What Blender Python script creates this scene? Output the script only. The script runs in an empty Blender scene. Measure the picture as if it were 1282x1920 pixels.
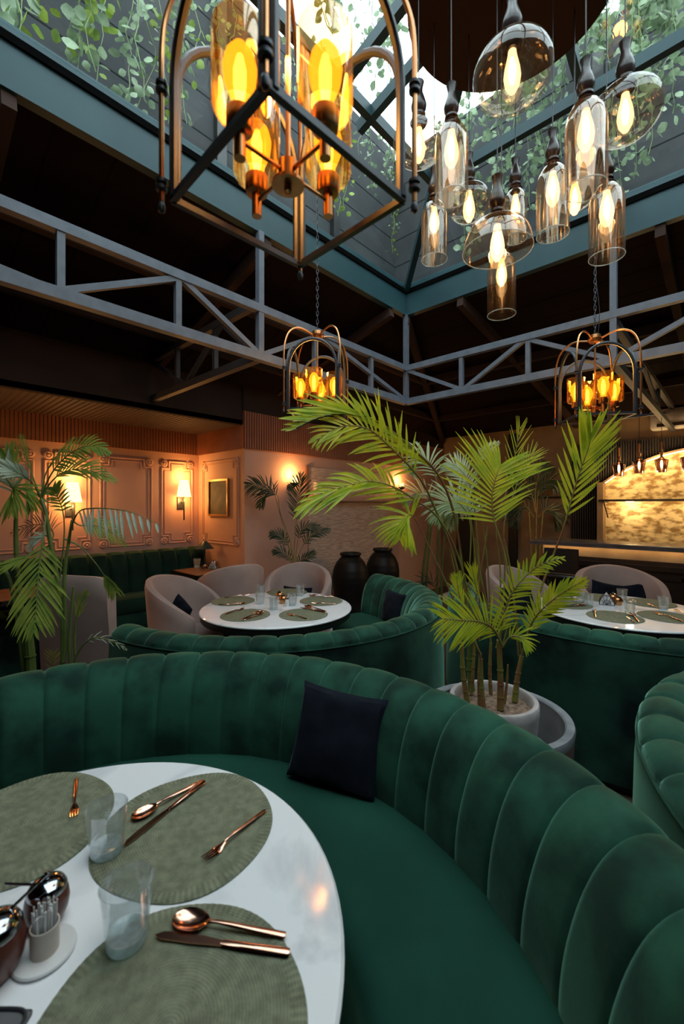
import bpy, math, random
from mathutils import Vector, Matrix, noise
random.seed(7)
PI = math.pi
def R(d): return d*PI/180
C = bpy.context.scene.collection
S = bpy.context.scene

# ---------------------------------------------------------------- camera, sky, exposure
H = 1.6                       # eye height
F_PX, CX, CY = 800.0, 641.0, 948.0
TH = 42.95                    # room axis a against the viewing direction
SA, CA = math.sin(R(TH)), math.cos(R(TH))
CAMROT = -(90-TH)
cd = bpy.data.cameras.new('camera'); cam = bpy.data.objects.new('camera', cd); C.objects.link(cam)
cam.location = (0, 0, H); cam.rotation_euler = (R(90), 0, R(CAMROT))
cd.sensor_fit = 'VERTICAL'; cd.sensor_height = 24; cd.lens = 24*F_PX/1920
cd.shift_y = -(960-CY)/1920; cd.clip_start = .02
cd.dof.use_dof = True; cd.dof.focus_distance = 3.2; cd.dof.aperture_fstop = 2.0
S.camera = cam
S.view_settings.view_transform = 'Standard'; S.view_settings.look = 'None'
S.view_settings.gamma = 1; S.view_settings.exposure = 0.0
S.cycles.use_denoising = True
S.cycles.max_bounces = 9; S.cycles.transparent_max_bounces = 24
S.cycles.sample_clamp_indirect = 6
S.cycles.caustics_reflective = False; S.cycles.caustics_refractive = False
w = bpy.data.worlds.new('sky'); S.world = w; w.use_nodes = True
bg = w.node_tree.nodes['Background']; bg.inputs[0].default_value = (.89, .95, 1.0, 1); bg.inputs[1].default_value = 5.2
pl = bpy.data.lights.new('skylight_portal', 'AREA'); pl.shape = 'SQUARE'; pl.size = 3.6
pl.cycles.is_portal = True
po = bpy.data.objects.new('skylight_portal', pl); C.objects.link(po); po.location = (1.8, .7, 3.72)

def W(X, Y, z=0.0): return Vector((SA*X+CA*Y, -CA*X+SA*Y, z))
def P(px, py, z=None, Y=None, a=None, b=None):
    """a pixel of the 1282x1920 frame turned into a point at a height, a distance or on a wall"""
    u, v = (px-CX)/F_PX, (CY-py)/F_PX
    if z is not None: Y = (z-H)/v
    elif a is not None: Y = a/(SA*u+CA)
    elif b is not None: Y = b/(-CA*u+SA)
    p = W(u*Y, Y, H+v*Y)
    return p

# ---------------------------------------------------------------- mesh helpers
class MB:
    def __init__(s): s.v = []; s.f = []
    def add(s, vs, fs, M=None):
        n = len(s.v)
        s.v += [tuple(M @ Vector(p)) if M else tuple(p) for p in vs]
        s.f += [tuple(i+n for i in f) for f in fs]
        return s
    def box(s, x0, x1, y0, y1, z0, z1, M=None):
        vs = [(x, y, z) for z in (z0, z1) for y in (y0, y1) for x in (x0, x1)]
        return s.add(vs, [(0,2,3,1), (4,5,7,6), (0,1,5,4), (2,6,7,3), (0,4,6,2), (1,3,7,5)], M)
    def bbox(s, x0, x1, y0, y1, z0, z1, r=.01, M=None):
        """box with rounded (chamfered) edges"""
        vs = []; fs = []
        lv = [(z0, r), (z0+r*.3, r*.3), (z0+r, 0), (z1-r, 0), (z1-r*.3, r*.3), (z1, r)]
        n = 12
        for z, k in lv:
            X0, X1, Y0, Y1 = x0+k, x1-k, y0+k, y1-k
            q = r
            for cx, cy, a0 in ((X1-q, Y1-q, 0), (X0+q, Y1-q, 90), (X0+q, Y0+q, 180), (X1-q, Y0+q, 270)):
                for a in (0, 45, 90): vs.append((cx+q*math.cos(R(a0+a)), cy+q*math.sin(R(a0+a)), z))
        for i in range(len(lv)-1):
            for j in range(n): fs.append((i*n+j, i*n+(j+1) % n, (i+1)*n+(j+1) % n, (i+1)*n+j))
        fs.append(tuple(range(n-1, -1, -1))); fs.append(tuple((len(lv)-1)*n+j for j in range(n)))
        return s.add(vs, fs, M)
    def tube(s, pts, r, n=8, cap=True, M=None, flat=1.0, closed=False):
        pts = [Vector(p) for p in pts]; m = len(pts)
        rs = r if isinstance(r, (list, tuple)) else [r]*m
        vs = []; fs = []; up = None
        for i, p in enumerate(pts):
            if closed: t = pts[(i+1) % m]-pts[i-1]
            else: t = pts[min(i+1, m-1)]-pts[max(i-1, 0)]
            t.normalize()
            if up is None:
                up = Vector((0, 0, 1)) if abs(t.z) < .9 else Vector((1, 0, 0))
            u = (up-t*up.dot(t)).normalized(); w_ = t.cross(u); up = u
            for k in range(n):
                a = 2*PI*(k+.5)/n
                vs.append(p+(u*math.cos(a)*flat+w_*math.sin(a))*rs[i])
        mm = m if closed else m-1
        for i in range(mm):
            for k in range(n):
                j = (i+1) % m
                fs.append((i*n+k, i*n+(k+1) % n, j*n+(k+1) % n, j*n+k))
        if cap and not closed:
            fs.append(tuple(range(n-1, -1, -1))); fs.append(tuple((m-1)*n+k for k in range(n)))
        return s.add(vs, fs, M)
    def bar(s, p, q, wd, ht=None, M=None, up=(0,0,1)):
        """rectangular bar between two points"""
        p, q = Vector(p), Vector(q); ht = ht or wd
        t = (q-p).normalized(); u = Vector(up)
        if abs(t.dot(u)) > .95: u = Vector((1, 0, 0))
        u = (u-t*u.dot(t)).normalized(); w_ = t.cross(u)
        vs = [c+w_*(i*wd/2)+u*(j*ht/2) for c in (p, q) for i, j in ((-1,-1), (1,-1), (1,1), (-1,1))]
        return s.add(vs, [(0,1,2,3), (7,6,5,4), (0,4,5,1), (1,5,6,2), (2,6,7,3), (3,7,4,0)], M)
    def lathe(s, prof, n=32, M=None, cap=False):
        vs = []; fs = []; m = len(prof)
        for r, z in prof:
            for k in range(n):
                a = 2*PI*k/n; vs.append((r*math.cos(a), r*math.sin(a), z))
        for i in range(m-1):
            for k in range(n): fs.append((i*n+k, i*n+(k+1) % n, (i+1)*n+(k+1) % n, (i+1)*n+k))
        if cap: fs.append(tuple(range(n-1, -1, -1))); fs.append(tuple((m-1)*n+k for k in range(n)))
        return s.add(vs, fs, M)
    def grid(s, fn, nu, nv, M=None):
        vs = [fn(i/nu, j/nv) for i in range(nu+1) for j in range(nv+1)]
        fs = [(i*(nv+1)+j, (i+1)*(nv+1)+j, (i+1)*(nv+1)+j+1, i*(nv+1)+j+1) for i in range(nu) for j in range(nv)]
        return s.add(vs, fs, M)
    def mesh(s, name, m, smooth=True):
        me = bpy.data.meshes.new(name); me.from_pydata([tuple(v) for v in s.v], [], s.f)
        me.materials.append(m)
        if smooth:
            me.polygons.foreach_set('use_smooth', [True]*len(me.polygons))
            try: me.set_sharp_from_angle(angle=R(40))
            except Exception: pass
        me.update(); return me
    def build(s, name, m, parent=None, smooth=True, loc=None, rz=None):
        o = bpy.data.objects.new(name, s.mesh(name, m, smooth)); C.objects.link(o)
        if parent: o.parent = parent
        if loc is not None: o.location = loc
        if rz is not None: o.rotation_euler = (0, 0, rz)
        return o

def T(x=0, y=0, z=0): return Matrix.Translation((x, y, z))
def RZ(d): return Matrix.Rotation(R(d), 4, 'Z')
def RX(d): return Matrix.Rotation(R(d), 4, 'X')
def RY(d): return Matrix.Rotation(R(d), 4, 'Y')
def tag(o, label, cat, group=None, kind=None):
    if label: o['label'] = label
    if cat: o['category'] = cat
    if group: o['group'] = group
    if kind: o['kind'] = kind
    return o
def thing(name, label, cat, loc=(0,0,0), rz=0, group=None):
    o = bpy.data.objects.new(name, None); C.objects.link(o); o.empty_display_size = .1
    o.location = loc; o.rotation_euler = (0, 0, R(rz)); return tag(o, label, cat, group)
def struct(o): o['kind'] = 'structure'; return o
def copy_tree(o, parent=None):
    c = o.copy(); C.objects.link(c)
    if parent: c.parent = parent
    for ch in list(o.children): copy_tree(ch, c)
    return c
class Proto:
    """first placing uses the original, later ones copy it with its parts"""
    def __init__(s, o): s.o = o; s.used = False
    def place(s, loc, rz, label, group=None, rot=None, sc=None):
        o = copy_tree(s.o) if s.used else s.o
        s.used = True
        o.location = loc; o.rotation_euler = rot if rot else (0, 0, R(rz)); o['label'] = label
        if sc: o.scale = (sc, sc, sc) if not isinstance(sc, tuple) else sc
        if group: o['group'] = group
        return o

# ---------------------------------------------------------------- materials
def mat(name, col, rough=.5, metal=0, col2=None, scale=8, detail=4, bump=0, bscale=None, sheen=0, sheen_tint=None,
        spec=None, emit=None, estr=0, trans=0, stretch=None, coat=0, contrast=(.35, .65), sub=0, aniso=None):
    m = bpy.data.materials.new(name); m.use_nodes = True; nt = m.node_tree; N = nt.nodes; L = nt.links
    b = N['Principled BSDF']; b.inputs['Base Color'].default_value = (*col, 1)
    b.inputs['Roughness'].default_value = rough; b.inputs['Metallic'].default_value = metal
    if spec is not None: b.inputs['Specular IOR Level'].default_value = spec
    if sheen:
        b.inputs['Sheen Weight'].default_value = sheen; b.inputs['Sheen Roughness'].default_value = .35
        if sheen_tint: b.inputs['Sheen Tint'].default_value = (*sheen_tint, 1)
    if coat: b.inputs['Coat Weight'].default_value = coat
    if emit: b.inputs['Emission Color'].default_value = (*emit, 1); b.inputs['Emission Strength'].default_value = estr
    tc = N.new('ShaderNodeTexCoord'); mp = N.new('ShaderNodeMapping'); L.new(tc.outputs['Object'], mp.inputs[0])
    if stretch: mp.inputs['Scale'].default_value = stretch
    nz = N.new('ShaderNodeTexNoise'); nz.inputs['Scale'].default_value = scale; nz.inputs['Detail'].default_value = detail
    L.new(mp.outputs[0], nz.inputs['Vector'])
    if col2 is None: col2 = tuple(c*.82 for c in col)
    rp = N.new('ShaderNodeValToRGB'); L.new(nz.outputs['Fac'], rp.inputs[0])
    rp.color_ramp.elements[0].position = contrast[0]; rp.color_ramp.elements[1].position = contrast[1]
    rp.color_ramp.elements[0].color = (*col2, 1); rp.color_ramp.elements[1].color = (*col, 1)
    L.new(rp.outputs[0], b.inputs['Base Color'])
    if bump:
        bm = N.new('ShaderNodeBump'); bm.inputs['Strength'].default_value = bump; bm.inputs['Distance'].default_value = .01
        n2 = N.new('ShaderNodeTexNoise'); n2.inputs['Scale'].default_value = bscale or scale*6; n2.inputs['Detail'].default_value = 3
        L.new(mp.outputs[0], n2.inputs['Vector']); L.new(n2.outputs['Fac'], bm.inputs['Height']); L.new(bm.outputs[0], b.inputs['Normal'])
    return m
def thin_glass(name, tint=(1,1,1), refl=.12, edge=.6, rough=.02, haze=0, hazecol=(.9,.95,1), bump=0):
    m = bpy.data.materials.new(name); m.use_nodes = True; nt = m.node_tree; N = nt.nodes; L = nt.links
    N.remove(N['Principled BSDF']); out = N['Material Output']
    tr = N.new('ShaderNodeBsdfTransparent'); tr.inputs[0].default_value = (*tint, 1)
    gl = N.new('ShaderNodeBsdfGlossy'); gl.inputs['Roughness'].default_value = rough; gl.inputs[0].default_value = (1,1,1,1)
    lw = N.new('ShaderNodeLayerWeight'); lw.inputs[0].default_value = .5
    ma = N.new('ShaderNodeMath'); ma.operation = 'MULTIPLY_ADD'; ma.inputs[1].default_value = edge; ma.inputs[2].default_value = refl*.4
    pw = N.new('ShaderNodeMath'); pw.operation = 'POWER'; pw.inputs[1].default_value = 3
    L.new(lw.outputs['Facing'], pw.inputs[0]); L.new(pw.outputs[0], ma.inputs[0])
    mx = N.new('ShaderNodeMixShader'); L.new(ma.outputs[0], mx.inputs[0]); L.new(tr.outputs[0], mx.inputs[1]); L.new(gl.outputs[0], mx.inputs[2])
    last = mx
    tc = N.new('ShaderNodeTexCoord'); nz = N.new('ShaderNodeTexNoise'); L.new(tc.outputs['Object'], nz.inputs['Vector'])
    if haze:
        df = N.new('ShaderNodeBsdfTranslucent'); df.inputs[0].default_value = (*hazecol, 1)
        d2 = N.new('ShaderNodeBsdfDiffuse'); d2.inputs[0].default_value = (*hazecol, 1)
        ad = N.new('ShaderNodeMixShader'); ad.inputs[0].default_value = .5; L.new(df.outputs[0], ad.inputs[1]); L.new(d2.outputs[0], ad.inputs[2])
        m2 = N.new('ShaderNodeMixShader'); nz.inputs['Scale'].default_value = 60
        mm = N.new('ShaderNodeMath'); mm.operation = 'MULTIPLY'; mm.inputs[1].default_value = haze*2
        L.new(nz.outputs['Fac'], mm.inputs[0]); L.new(mm.outputs[0], m2.inputs[0]); L.new(mx.outputs[0], m2.inputs[1]); L.new(ad.outputs[0], m2.inputs[2]); last = m2
    if bump:
        bm = N.new('ShaderNodeBump'); bm.inputs['Strength'].default_value = bump
        n2 = N.new('ShaderNodeTexNoise'); n2.inputs['Scale'].default_value = 140; L.new(tc.outputs['Object'], n2.inputs['Vector'])
        L.new(n2.outputs['Fac'], bm.inputs['Height']); L.new(bm.outputs[0], gl.inputs['Normal'])
    L.new(last.outputs[0], out.inputs[0]); return m
def emis(name, col, s):
    m = bpy.data.materials.new(name); m.use_nodes = True; nt = m.node_tree; b = nt.nodes['Principled BSDF']
    b.inputs['Base Color'].default_value = (*col, 1); b.inputs['Emission Color'].default_value = (*col, 1); b.inputs['Emission Strength'].default_value = s
    return m
def wave_bump(m, axis, scale, strength=.6, dark=None, mortar=None):
    """adds straight grooves (slats, boards) along one object axis"""
    nt = m.node_tree; N = nt.nodes; L = nt.links; b = N['Principled BSDF']
    tc = N.new('ShaderNodeTexCoord'); sx = N.new('ShaderNodeSeparateXYZ'); L.new(tc.outputs['Object'], sx.inputs[0])
    mu = N.new('ShaderNodeMath'); mu.operation = 'MULTIPLY'; mu.inputs[1].default_value = scale; L.new(sx.outputs[axis], mu.inputs[0])
    fr = N.new('ShaderNodeMath'); fr.operation = 'FRACT'; L.new(mu.outputs[0], fr.inputs[0])
    rp = N.new('ShaderNodeValToRGB'); L.new(fr.outputs[0], rp.inputs[0]); e = rp.color_ramp.elements
    w_ = mortar or .25
    e[0].position = 0; e[0].color = (0,0,0,1); e[1].position = w_; e[1].color = (1,1,1,1)
    e2 = rp.color_ramp.elements.new(1-w_*.2); e2.color = (1,1,1,1); e3 = rp.color_ramp.elements.new(1.0); e3.color = (0,0,0,1)
    bm = N.new('ShaderNodeBump'); bm.inputs['Strength'].default_value = strength; bm.inputs['Distance'].default_value = .02
    L.new(rp.outputs[0], bm.inputs['Height']); L.new(bm.outputs[0], b.inputs['Normal'])
    if dark is not None:
        src = b.inputs['Base Color'].links[0].from_socket
        mx = N.new('ShaderNodeMix'); mx.data_type = 'RGBA'; L.new(rp.outputs[0], mx.inputs[0])
        mx.inputs[6].default_value = (*dark, 1); L.new(src, mx.inputs[7]); L.new(mx.outputs[2], b.inputs['Base Color'])
    return m
M = {}
M['velvet'] = mat('green velvet', (.017, .078, .050), .8, col2=(.006, .026, .018), scale=6, detail=12, contrast=(.38,.62), sheen=.8, sheen_tint=(.38, .85, .65), spec=.15, bump=.05, bscale=90)
M['velvet_back'] = mat('green velvet flat back', (.016, .055, .038), .8, col2=(.004, .011, .010), scale=3.2, detail=12, contrast=(.4,.62), sheen=.6, sheen_tint=(.3, .7, .5), spec=.1)
M['velvet_seat'] = mat('green velvet seat', (.010, .055, .037), .8, col2=(.007, .040, .028), scale=3, sheen=.35, sheen_tint=(.25, .75, .52), spec=.1)
M['bench'] = mat('dark green velvet', (.013, .036, .024), .8, col2=(.009, .024, .016), scale=5, sheen=.3, sheen_tint=(.3, .6, .4), spec=.1)
M['navy'] = mat('navy velvet', (.009, .012, .020), .9, col2=(.005, .007, .012), scale=12, sheen=.2, sheen_tint=(.3, .38, .5), spec=.1, bump=.1, bscale=25)
M['mauve'] = mat('mauve upholstery', (.44, .32, .29), .9, col2=(.37, .265, .24), scale=4, sheen=.5, sheen_tint=(.8, .7, .7), spec=.15, bump=.05)
M['marble'] = mat('white marble', (.80, .81, .84), .08, col2=(.52, .54, .58), scale=2.6, detail=10, contrast=(.30, .47), spec=.5)
M['marble'].node_tree.nodes['Noise Texture'].inputs['Distortion'].default_value = 1.6
M['rubber'] = mat('black rubber', (.004,.004,.004), 1, spec=0)
M['black'] = mat('black lacquer', (.012, .010, .011), .4)
M['blackwood'] = mat('dark stained wood', (.022, .013, .010), .35, col2=(.012, .008, .007), scale=6, stretch=(1, 1, 8))
M['blackmetal'] = mat('black metal', (.05, .052, .06), .4, metal=.5)
M['copper'] = mat('brushed copper', (.62, .30, .12), .3, metal=1, col2=(.5, .22, .09), scale=20)
M['cutlery'] = mat('rose copper cutlery', (.78, .42, .30), .16, metal=1, col2=(.7, .36, .26), scale=20)
M['chrome'] = mat('chrome', (.42, .43, .46), .1, metal=1)
M['steel_shaded'] = mat('brown truss steel with painted shade', (.035, .03, .032), .6)  # copy of the truss steel with the shade put into its colour
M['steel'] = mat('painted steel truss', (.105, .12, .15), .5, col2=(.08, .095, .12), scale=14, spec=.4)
M['kerb'] = mat('teal painted steel', (.019, .058, .068), .45, col2=(.015, .046, .055), scale=3, spec=.3)
M['ceiling'] = mat('dark brown ceiling boards', (.012, .006, .005), .9, col2=(.009, .0045, .004), scale=2, spec=.08)
wave_bump(M['ceiling'], 0, 3.4, .4, dark=(.008, .005, .004), mortar=.05)
M['fascia'] = mat('dark brown plaster', (.045, .027, .021), .9, col2=(.032, .019, .015), scale=1.5, spec=.1)
M['pink'] = mat('terracotta pink plaster', (.60, .335, .255), .75, col2=(.54, .29, .215), scale=2.2, detail=8, bump=.03)
M['khaki'] = mat('khaki brown plaster', (.34, .22, .12), .75, col2=(.24, .15, .08), scale=3, detail=8)
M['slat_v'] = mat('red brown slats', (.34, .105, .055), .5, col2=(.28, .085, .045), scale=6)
wave_bump(M['slat_v'], 0, 28, 1, dark=(.03, .008, .005), mortar=.3)
M['slat_b'] = mat('red brown side slats', (.34, .105, .055), .5, col2=(.28, .085, .045), scale=6)
wave_bump(M['slat_b'], 1, 28, 1, dark=(.03, .008, .005), mortar=.3)
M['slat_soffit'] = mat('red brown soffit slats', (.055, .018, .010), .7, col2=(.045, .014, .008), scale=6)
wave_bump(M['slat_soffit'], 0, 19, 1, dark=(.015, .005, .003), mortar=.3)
M['slat_dark'] = mat('dark slats', (.03, .018, .014), .45)
wave_bump(M['slat_dark'], 1, 30, 1, dark=(.004, .003, .003), mortar=.4)
M['floor'] = mat('dark stone floor', (.09, .055, .045), .4, col2=(.05, .032, .028), scale=2, detail=8)
M['reed'] = mat('woven reed screen', (.72, .52, .42), .8, col2=(.34, .21, .155), scale=5, detail=6, stretch=(1.6, 1.6, 26), bump=.5, bscale=9, contrast=(.3, .6))
M['marble_dark'] = mat('dark polished stone', (.14,.12,.12), .2, col2=(.09,.08,.08), scale=5)
M['gold'] = mat('distressed gold plaster', (.85, .66, .34), .6, col2=(.30, .17, .05), scale=10, detail=14, stretch=(1, .9, 1.7), contrast=(.38, .56))
M['cane'] = mat('palm cane', (.20, .22, .04), .5, col2=(.22, .09, .04), scale=9)
M['bambu'] = mat('green cane', (.12, .18, .04), .45, col2=(.08, .12, .03), scale=9)
def leafmat(name, col, col2, tr=.35):
    m = mat(name, col, .38, col2=col2, scale=14, spec=.5)
    nt = m.node_tree; N = nt.nodes; L = nt.links; b = N['Principled BSDF']; out = N['Material Output']
    t = N.new('ShaderNodeBsdfTranslucent'); src = b.inputs['Base Color'].links[0].from_socket
    L.new(src, t.inputs[0]); mx = N.new('ShaderNodeMixShader'); mx.inputs[0].default_value = tr
    L.new(b.outputs[0], mx.inputs[1]); L.new(t.outputs[0], mx.inputs[2]); L.new(mx.outputs[0], out.inputs[0]); return m
M['leaf'] = leafmat('bright palm leaf', (.66, .72, .045), (.40, .56, .045), .45)
M['leaf_pale'] = leafmat('pale palm leaf', (.46, .57, .34), (.30, .42, .20), .3)  # paler green for the rear fronds of the big palm
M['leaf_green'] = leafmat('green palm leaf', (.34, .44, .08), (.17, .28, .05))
M['leaf_skylit'] = leafmat('palm leaf with painted sky sheen', (.62, .74, .62), (.42, .56, .42), .3)  # brightness of leaves reflecting the sky is put into this paler colour
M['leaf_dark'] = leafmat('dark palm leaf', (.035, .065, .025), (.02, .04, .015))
M['vine'] = leafmat('vine leaf', (.34, .43, .27), (.17, .25, .14), .35)
M['vine_yel'] = leafmat('yellow green vine leaf', (.30, .40, .06), (.15, .24, .05), .4)
M['concrete'] = mat('pale concrete', (.52, .47, .46), .85, col2=(.30, .27, .26), scale=6, detail=8, bump=.1)
M['soil'] = mat('sandy soil', (.30, .20, .14), .95, col2=(.10, .06, .04), scale=40, bump=.8, bscale=60)
M['bowl_out'] = mat('reddish stone', (.30, .17, .13), .8, col2=(.16, .09, .075), scale=5, detail=8)
M['bowl_rim'] = mat('grey stone rim', (.26, .27, .29), .6, col2=(.14, .15, .16), scale=9, detail=8)
M['bowl'] = mat('stone bowl', (.17, .17, .175), .6, col2=(.07, .07, .075), scale=4, detail=8)
M['jar'] = mat('matte black pottery', (.010, .008, .007), .5, col2=(.007, .0055, .005), scale=4, spec=.25)
M['sage'] = mat('woven sage placemat', (.20, .215, .14), .85, col2=(.13, .14, .09), scale=40, bump=.4, bscale=120)
def rings(m, freq, spokes):
    nt = m.node_tree; N = nt.nodes; L = nt.links; b = N['Principled BSDF']
    tc = N.new('ShaderNodeTexCoord'); ln = N.new('ShaderNodeVectorMath'); ln.operation = 'LENGTH'; L.new(tc.outputs['Object'], ln.inputs[0])
    mu = N.new('ShaderNodeMath'); mu.operation = 'MULTIPLY'; mu.inputs[1].default_value = freq; L.new(ln.outputs['Value'], mu.inputs[0])
    si = N.new('ShaderNodeMath'); si.operation = 'SINE'; L.new(mu.outputs[0], si.inputs[0])
    sx = N.new('ShaderNodeSeparateXYZ'); L.new(tc.outputs['Object'], sx.inputs[0]); at = N.new('ShaderNodeMath'); at.operation = 'ARCTAN2'
    L.new(sx.outputs[0], at.inputs[0]); L.new(sx.outputs[1], at.inputs[1]); m2 = N.new('ShaderNodeMath'); m2.operation = 'MULTIPLY'; m2.inputs[1].default_value = spokes; L.new(at.outputs[0], m2.inputs[0])
    s2 = N.new('ShaderNodeMath'); s2.operation = 'SINE'; L.new(m2.outputs[0], s2.inputs[0])
    ad = N.new('ShaderNodeMath'); ad.operation = 'MULTIPLY_ADD'; L.new(s2.outputs[0], ad.inputs[0])
    # spokes only show in the outer border and in a small inner ring
    wv = N.new('ShaderNodeValToRGB'); L.new(ln.outputs['Value'], wv.inputs[0]); e = wv.color_ramp.elements
    e[0].position = .034; e[0].color = (0,0,0,1); e[1].position = .038; e[1].color = (3,3,3,1)
    for p_, c_ in ((.058, 3), (.062, 0), (.195, 0), (.198, 1.6)): x_ = e.new(p_); x_.color = (c_,c_,c_,1)
    L.new(wv.outputs[0], ad.inputs[1]); L.new(si.outputs[0], ad.inputs[2])
    bm = N.new('ShaderNodeBump'); bm.inputs['Strength'].default_value = .25; bm.inputs['Distance'].default_value = .003; L.new(ad.outputs[0], bm.inputs['Height'])
    old = b.inputs['Normal'].links[0].from_socket; L.new(old, bm.inputs['Normal']); L.new(bm.outputs[0], b.inputs['Normal'])
    src = b.inputs['Base Color'].links[0].from_socket; mx = N.new('ShaderNodeMix'); mx.data_type = 'RGBA'; mx.blend_type = 'MULTIPLY'
    mr = N.new('ShaderNodeMapRange'); mr.inputs[1].default_value = -2; mr.inputs[2].default_value = 2; mr.inputs[3].default_value = .78; mr.inputs[4].default_value = 1.2; L.new(ad.outputs[0], mr.inputs[0])
    cb = N.new('ShaderNodeCombineColor'); [L.new(mr.outputs[0], cb.inputs[i]) for i in range(3)]
    mx.inputs[0].default_value = 1; L.new(src, mx.inputs[6]); L.new(cb.outputs[0], mx.inputs[7]); L.new(mx.outputs[2], b.inputs['Base Color'])
rings(M['sage'], 1100, 110)
M['linen'] = mat('white napkin', (.75, .75, .75), .9)
M['white'] = mat('white ceramic', (.7, .7, .7), .35)
M['brownwood'] = mat('reddish turned wood', (.12, .03, .018), .3, col2=(.07, .018, .012), scale=8, spec=.5)
M['tablewood'] = mat('brown wood tabletop', (.20, .085, .045), .4, col2=(.14, .055, .03), scale=5, stretch=(1, 8, 1))
M['neckwood'] = mat('dark turned wood neck', (.014, .011, .010), .3, col2=(.03, .013, .009), scale=5)
M['glass'] = thin_glass('skylight pane glass', (.88, .95, .95), .08, .2)
M['tumbler'] = thin_glass('tumbler glass', (.93, .96, .97), .3, .6, .05, haze=.09, bump=.35)
M['tumbler_base'] = thin_glass('thick tumbler base glass', (.75, .92, .93), .5, .6, .05, haze=.35, bump=.3)
M['pglass'] = thin_glass('smoky pendant glass with painted glow', (.92, .85, .77), .13, .42, .02, haze=.013, hazecol=(1, .72, .42))  # warm haze colour puts the glow of the bulbs into the glass
M['aglass'] = thin_glass('amber lantern glass', (1.0, .82, .52), .2, .5, .03, haze=.02, hazecol=(1, .6, .2))
M['dglass'] = thin_glass('dark bar pendant glass', (.62, .50, .42), .3, .5, .03)
def glow_glass(name, col, st, mixv):
    m = bpy.data.materials.new(name); m.use_nodes = True; nt = m.node_tree; N = nt.nodes; L = nt.links; N.remove(N['Principled BSDF'])
    e = N.new('ShaderNodeEmission'); e.inputs[0].default_value = (*col, 1); e.inputs[1].default_value = st
    t = N.new('ShaderNodeBsdfTransparent'); t.inputs[0].default_value = (1, .9, .7, 1); mx = N.new('ShaderNodeMixShader'); mx.inputs[0].default_value = mixv
    L.new(t.outputs[0], mx.inputs[1]); L.new(e.outputs[0], mx.inputs[2]); L.new(mx.outputs[0], N['Material Output'].inputs[0]); return m
M['bulb_p'] = glow_glass('pendant bulb glow', (1.0, .60, .25), 3.6, .75)
M['core_p'] = emis('pendant bulb core', (1.0, .78, .5), 24)
M['core_l'] = emis('lantern bulb core', (1.0, .66, .16), 14)
M['bulb_l'] = glow_glass('lantern bulb glow', (1.0, .42, .03), 3.0, .65)
M['bulbcore'] = emis('filament glow', (1.0, .75, .4), 30)
M['shade'] = emis('lit lamp shade', (1.0, .66, .22), 3.6)
M['strip'] = emis('warm strip light', (1.0, .72, .36), 5)
M['outwall'] = mat('weathered grey boards', (.032, .034, .036), .8, col2=(.013, .014, .016), scale=2, detail=8)
wave_bump(M['outwall'], 2, 3.0, .8, dark=(.01, .012, .014), mortar=.05)
M['teal'] = mat('dark teal shade', (.01, .04, .04), .4)
M['gilt'] = mat('gilt frame', (.42, .22, .07), .35, metal=.6)
M['canvas'] = mat('faded brown picture', (.07, .045, .03), .7, col2=(.025, .017, .013), scale=9, detail=6)
M['plastic'] = mat('off white plastic', (.55, .48, .42), .4)
def point(name, loc, col, e, r=.04):
    l = bpy.data.lights.new(name, 'POINT'); l.color = col; l.energy = e; l.shadow_soft_size = r
    o = bpy.data.objects.new(name, l); C.objects.link(o); o.location = loc; return o
# ================================================================ THE ROOM
WB, WN, WA = 5.38, 4.30, 2.92          # alcove wall, wall with the reed screen, side of the alcove
BA = 7.55                              # wall behind the bar
A0, B0 = -2.6, -3.6                    # far sides behind the camera
ZS, ZW, ZE = 2.56, 2.28, 3.08          # soffit, foot of the slatted band, eaves
mb = MB(); mb.box(A0-.1, BA+.1, B0-.1, WB+.1, -.1, 0); struct(mb.build('floor', M['floor'], smooth=False))
mb = MB(); mb.box(A0, WA, WB, WB+.1, 0, ZS); struct(mb.build('wall_left', M['pink'], smooth=False))
mb = MB(); mb.box(WA, WA+.1, WN+.1, WB+.1, 0, ZS); mb.box(WA, BA, WN, WN+.1, 0, 2.30)
mb.box(WA, BA, WN, WN+.1, 2.30, ZE); struct(mb.build('wall_center', M['pink'], smooth=False))
mb = MB(); mb.box(BA, BA+.1, B0, WN+.1, 0, 3.0); struct(mb.build('wall_back', M['khaki'], smooth=False))
mb = MB(); mb.box(A0-.1, A0, B0, WB, 0, 3.2); struct(mb.build('wall_front', M['fascia'], smooth=False))
mb = MB(); mb.box(A0, BA, B0-.1, B0, 0, 3.2); struct(mb.build('wall_right', M['fascia'], smooth=False))
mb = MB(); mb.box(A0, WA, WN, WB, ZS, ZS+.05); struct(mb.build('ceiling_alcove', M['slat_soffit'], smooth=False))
mb = MB(); mb.box(A0, WA, WN, WN+.06, ZS-.006, ZE+.1); struct(mb.build('trim_1', M['fascia'], smooth=False))
mb = MB(); mb.box(A0, WA-.02, WB-.03, WB-.001, ZW, ZS); struct(mb.build('trim_2', M['slat_v'], smooth=False))
mb = MB(); mb.box(WA-.03, WA-.001, WN, WB-.03, ZW, ZS); struct(mb.build('trim_3', M['slat_b'], smooth=False))
mb = MB(); mb.box(WA-.03, BA-.01, WN-.03, WN-.001, ZW, 2.72); struct(mb.build('trim_4', M['slat_v'], smooth=False))
mb = MB(); mb.box(WA-.03, BA-.01, WN-.02, WN-.001, 2.72, ZE+.05); struct(mb.build('trim_5', M['fascia'], smooth=False))
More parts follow.
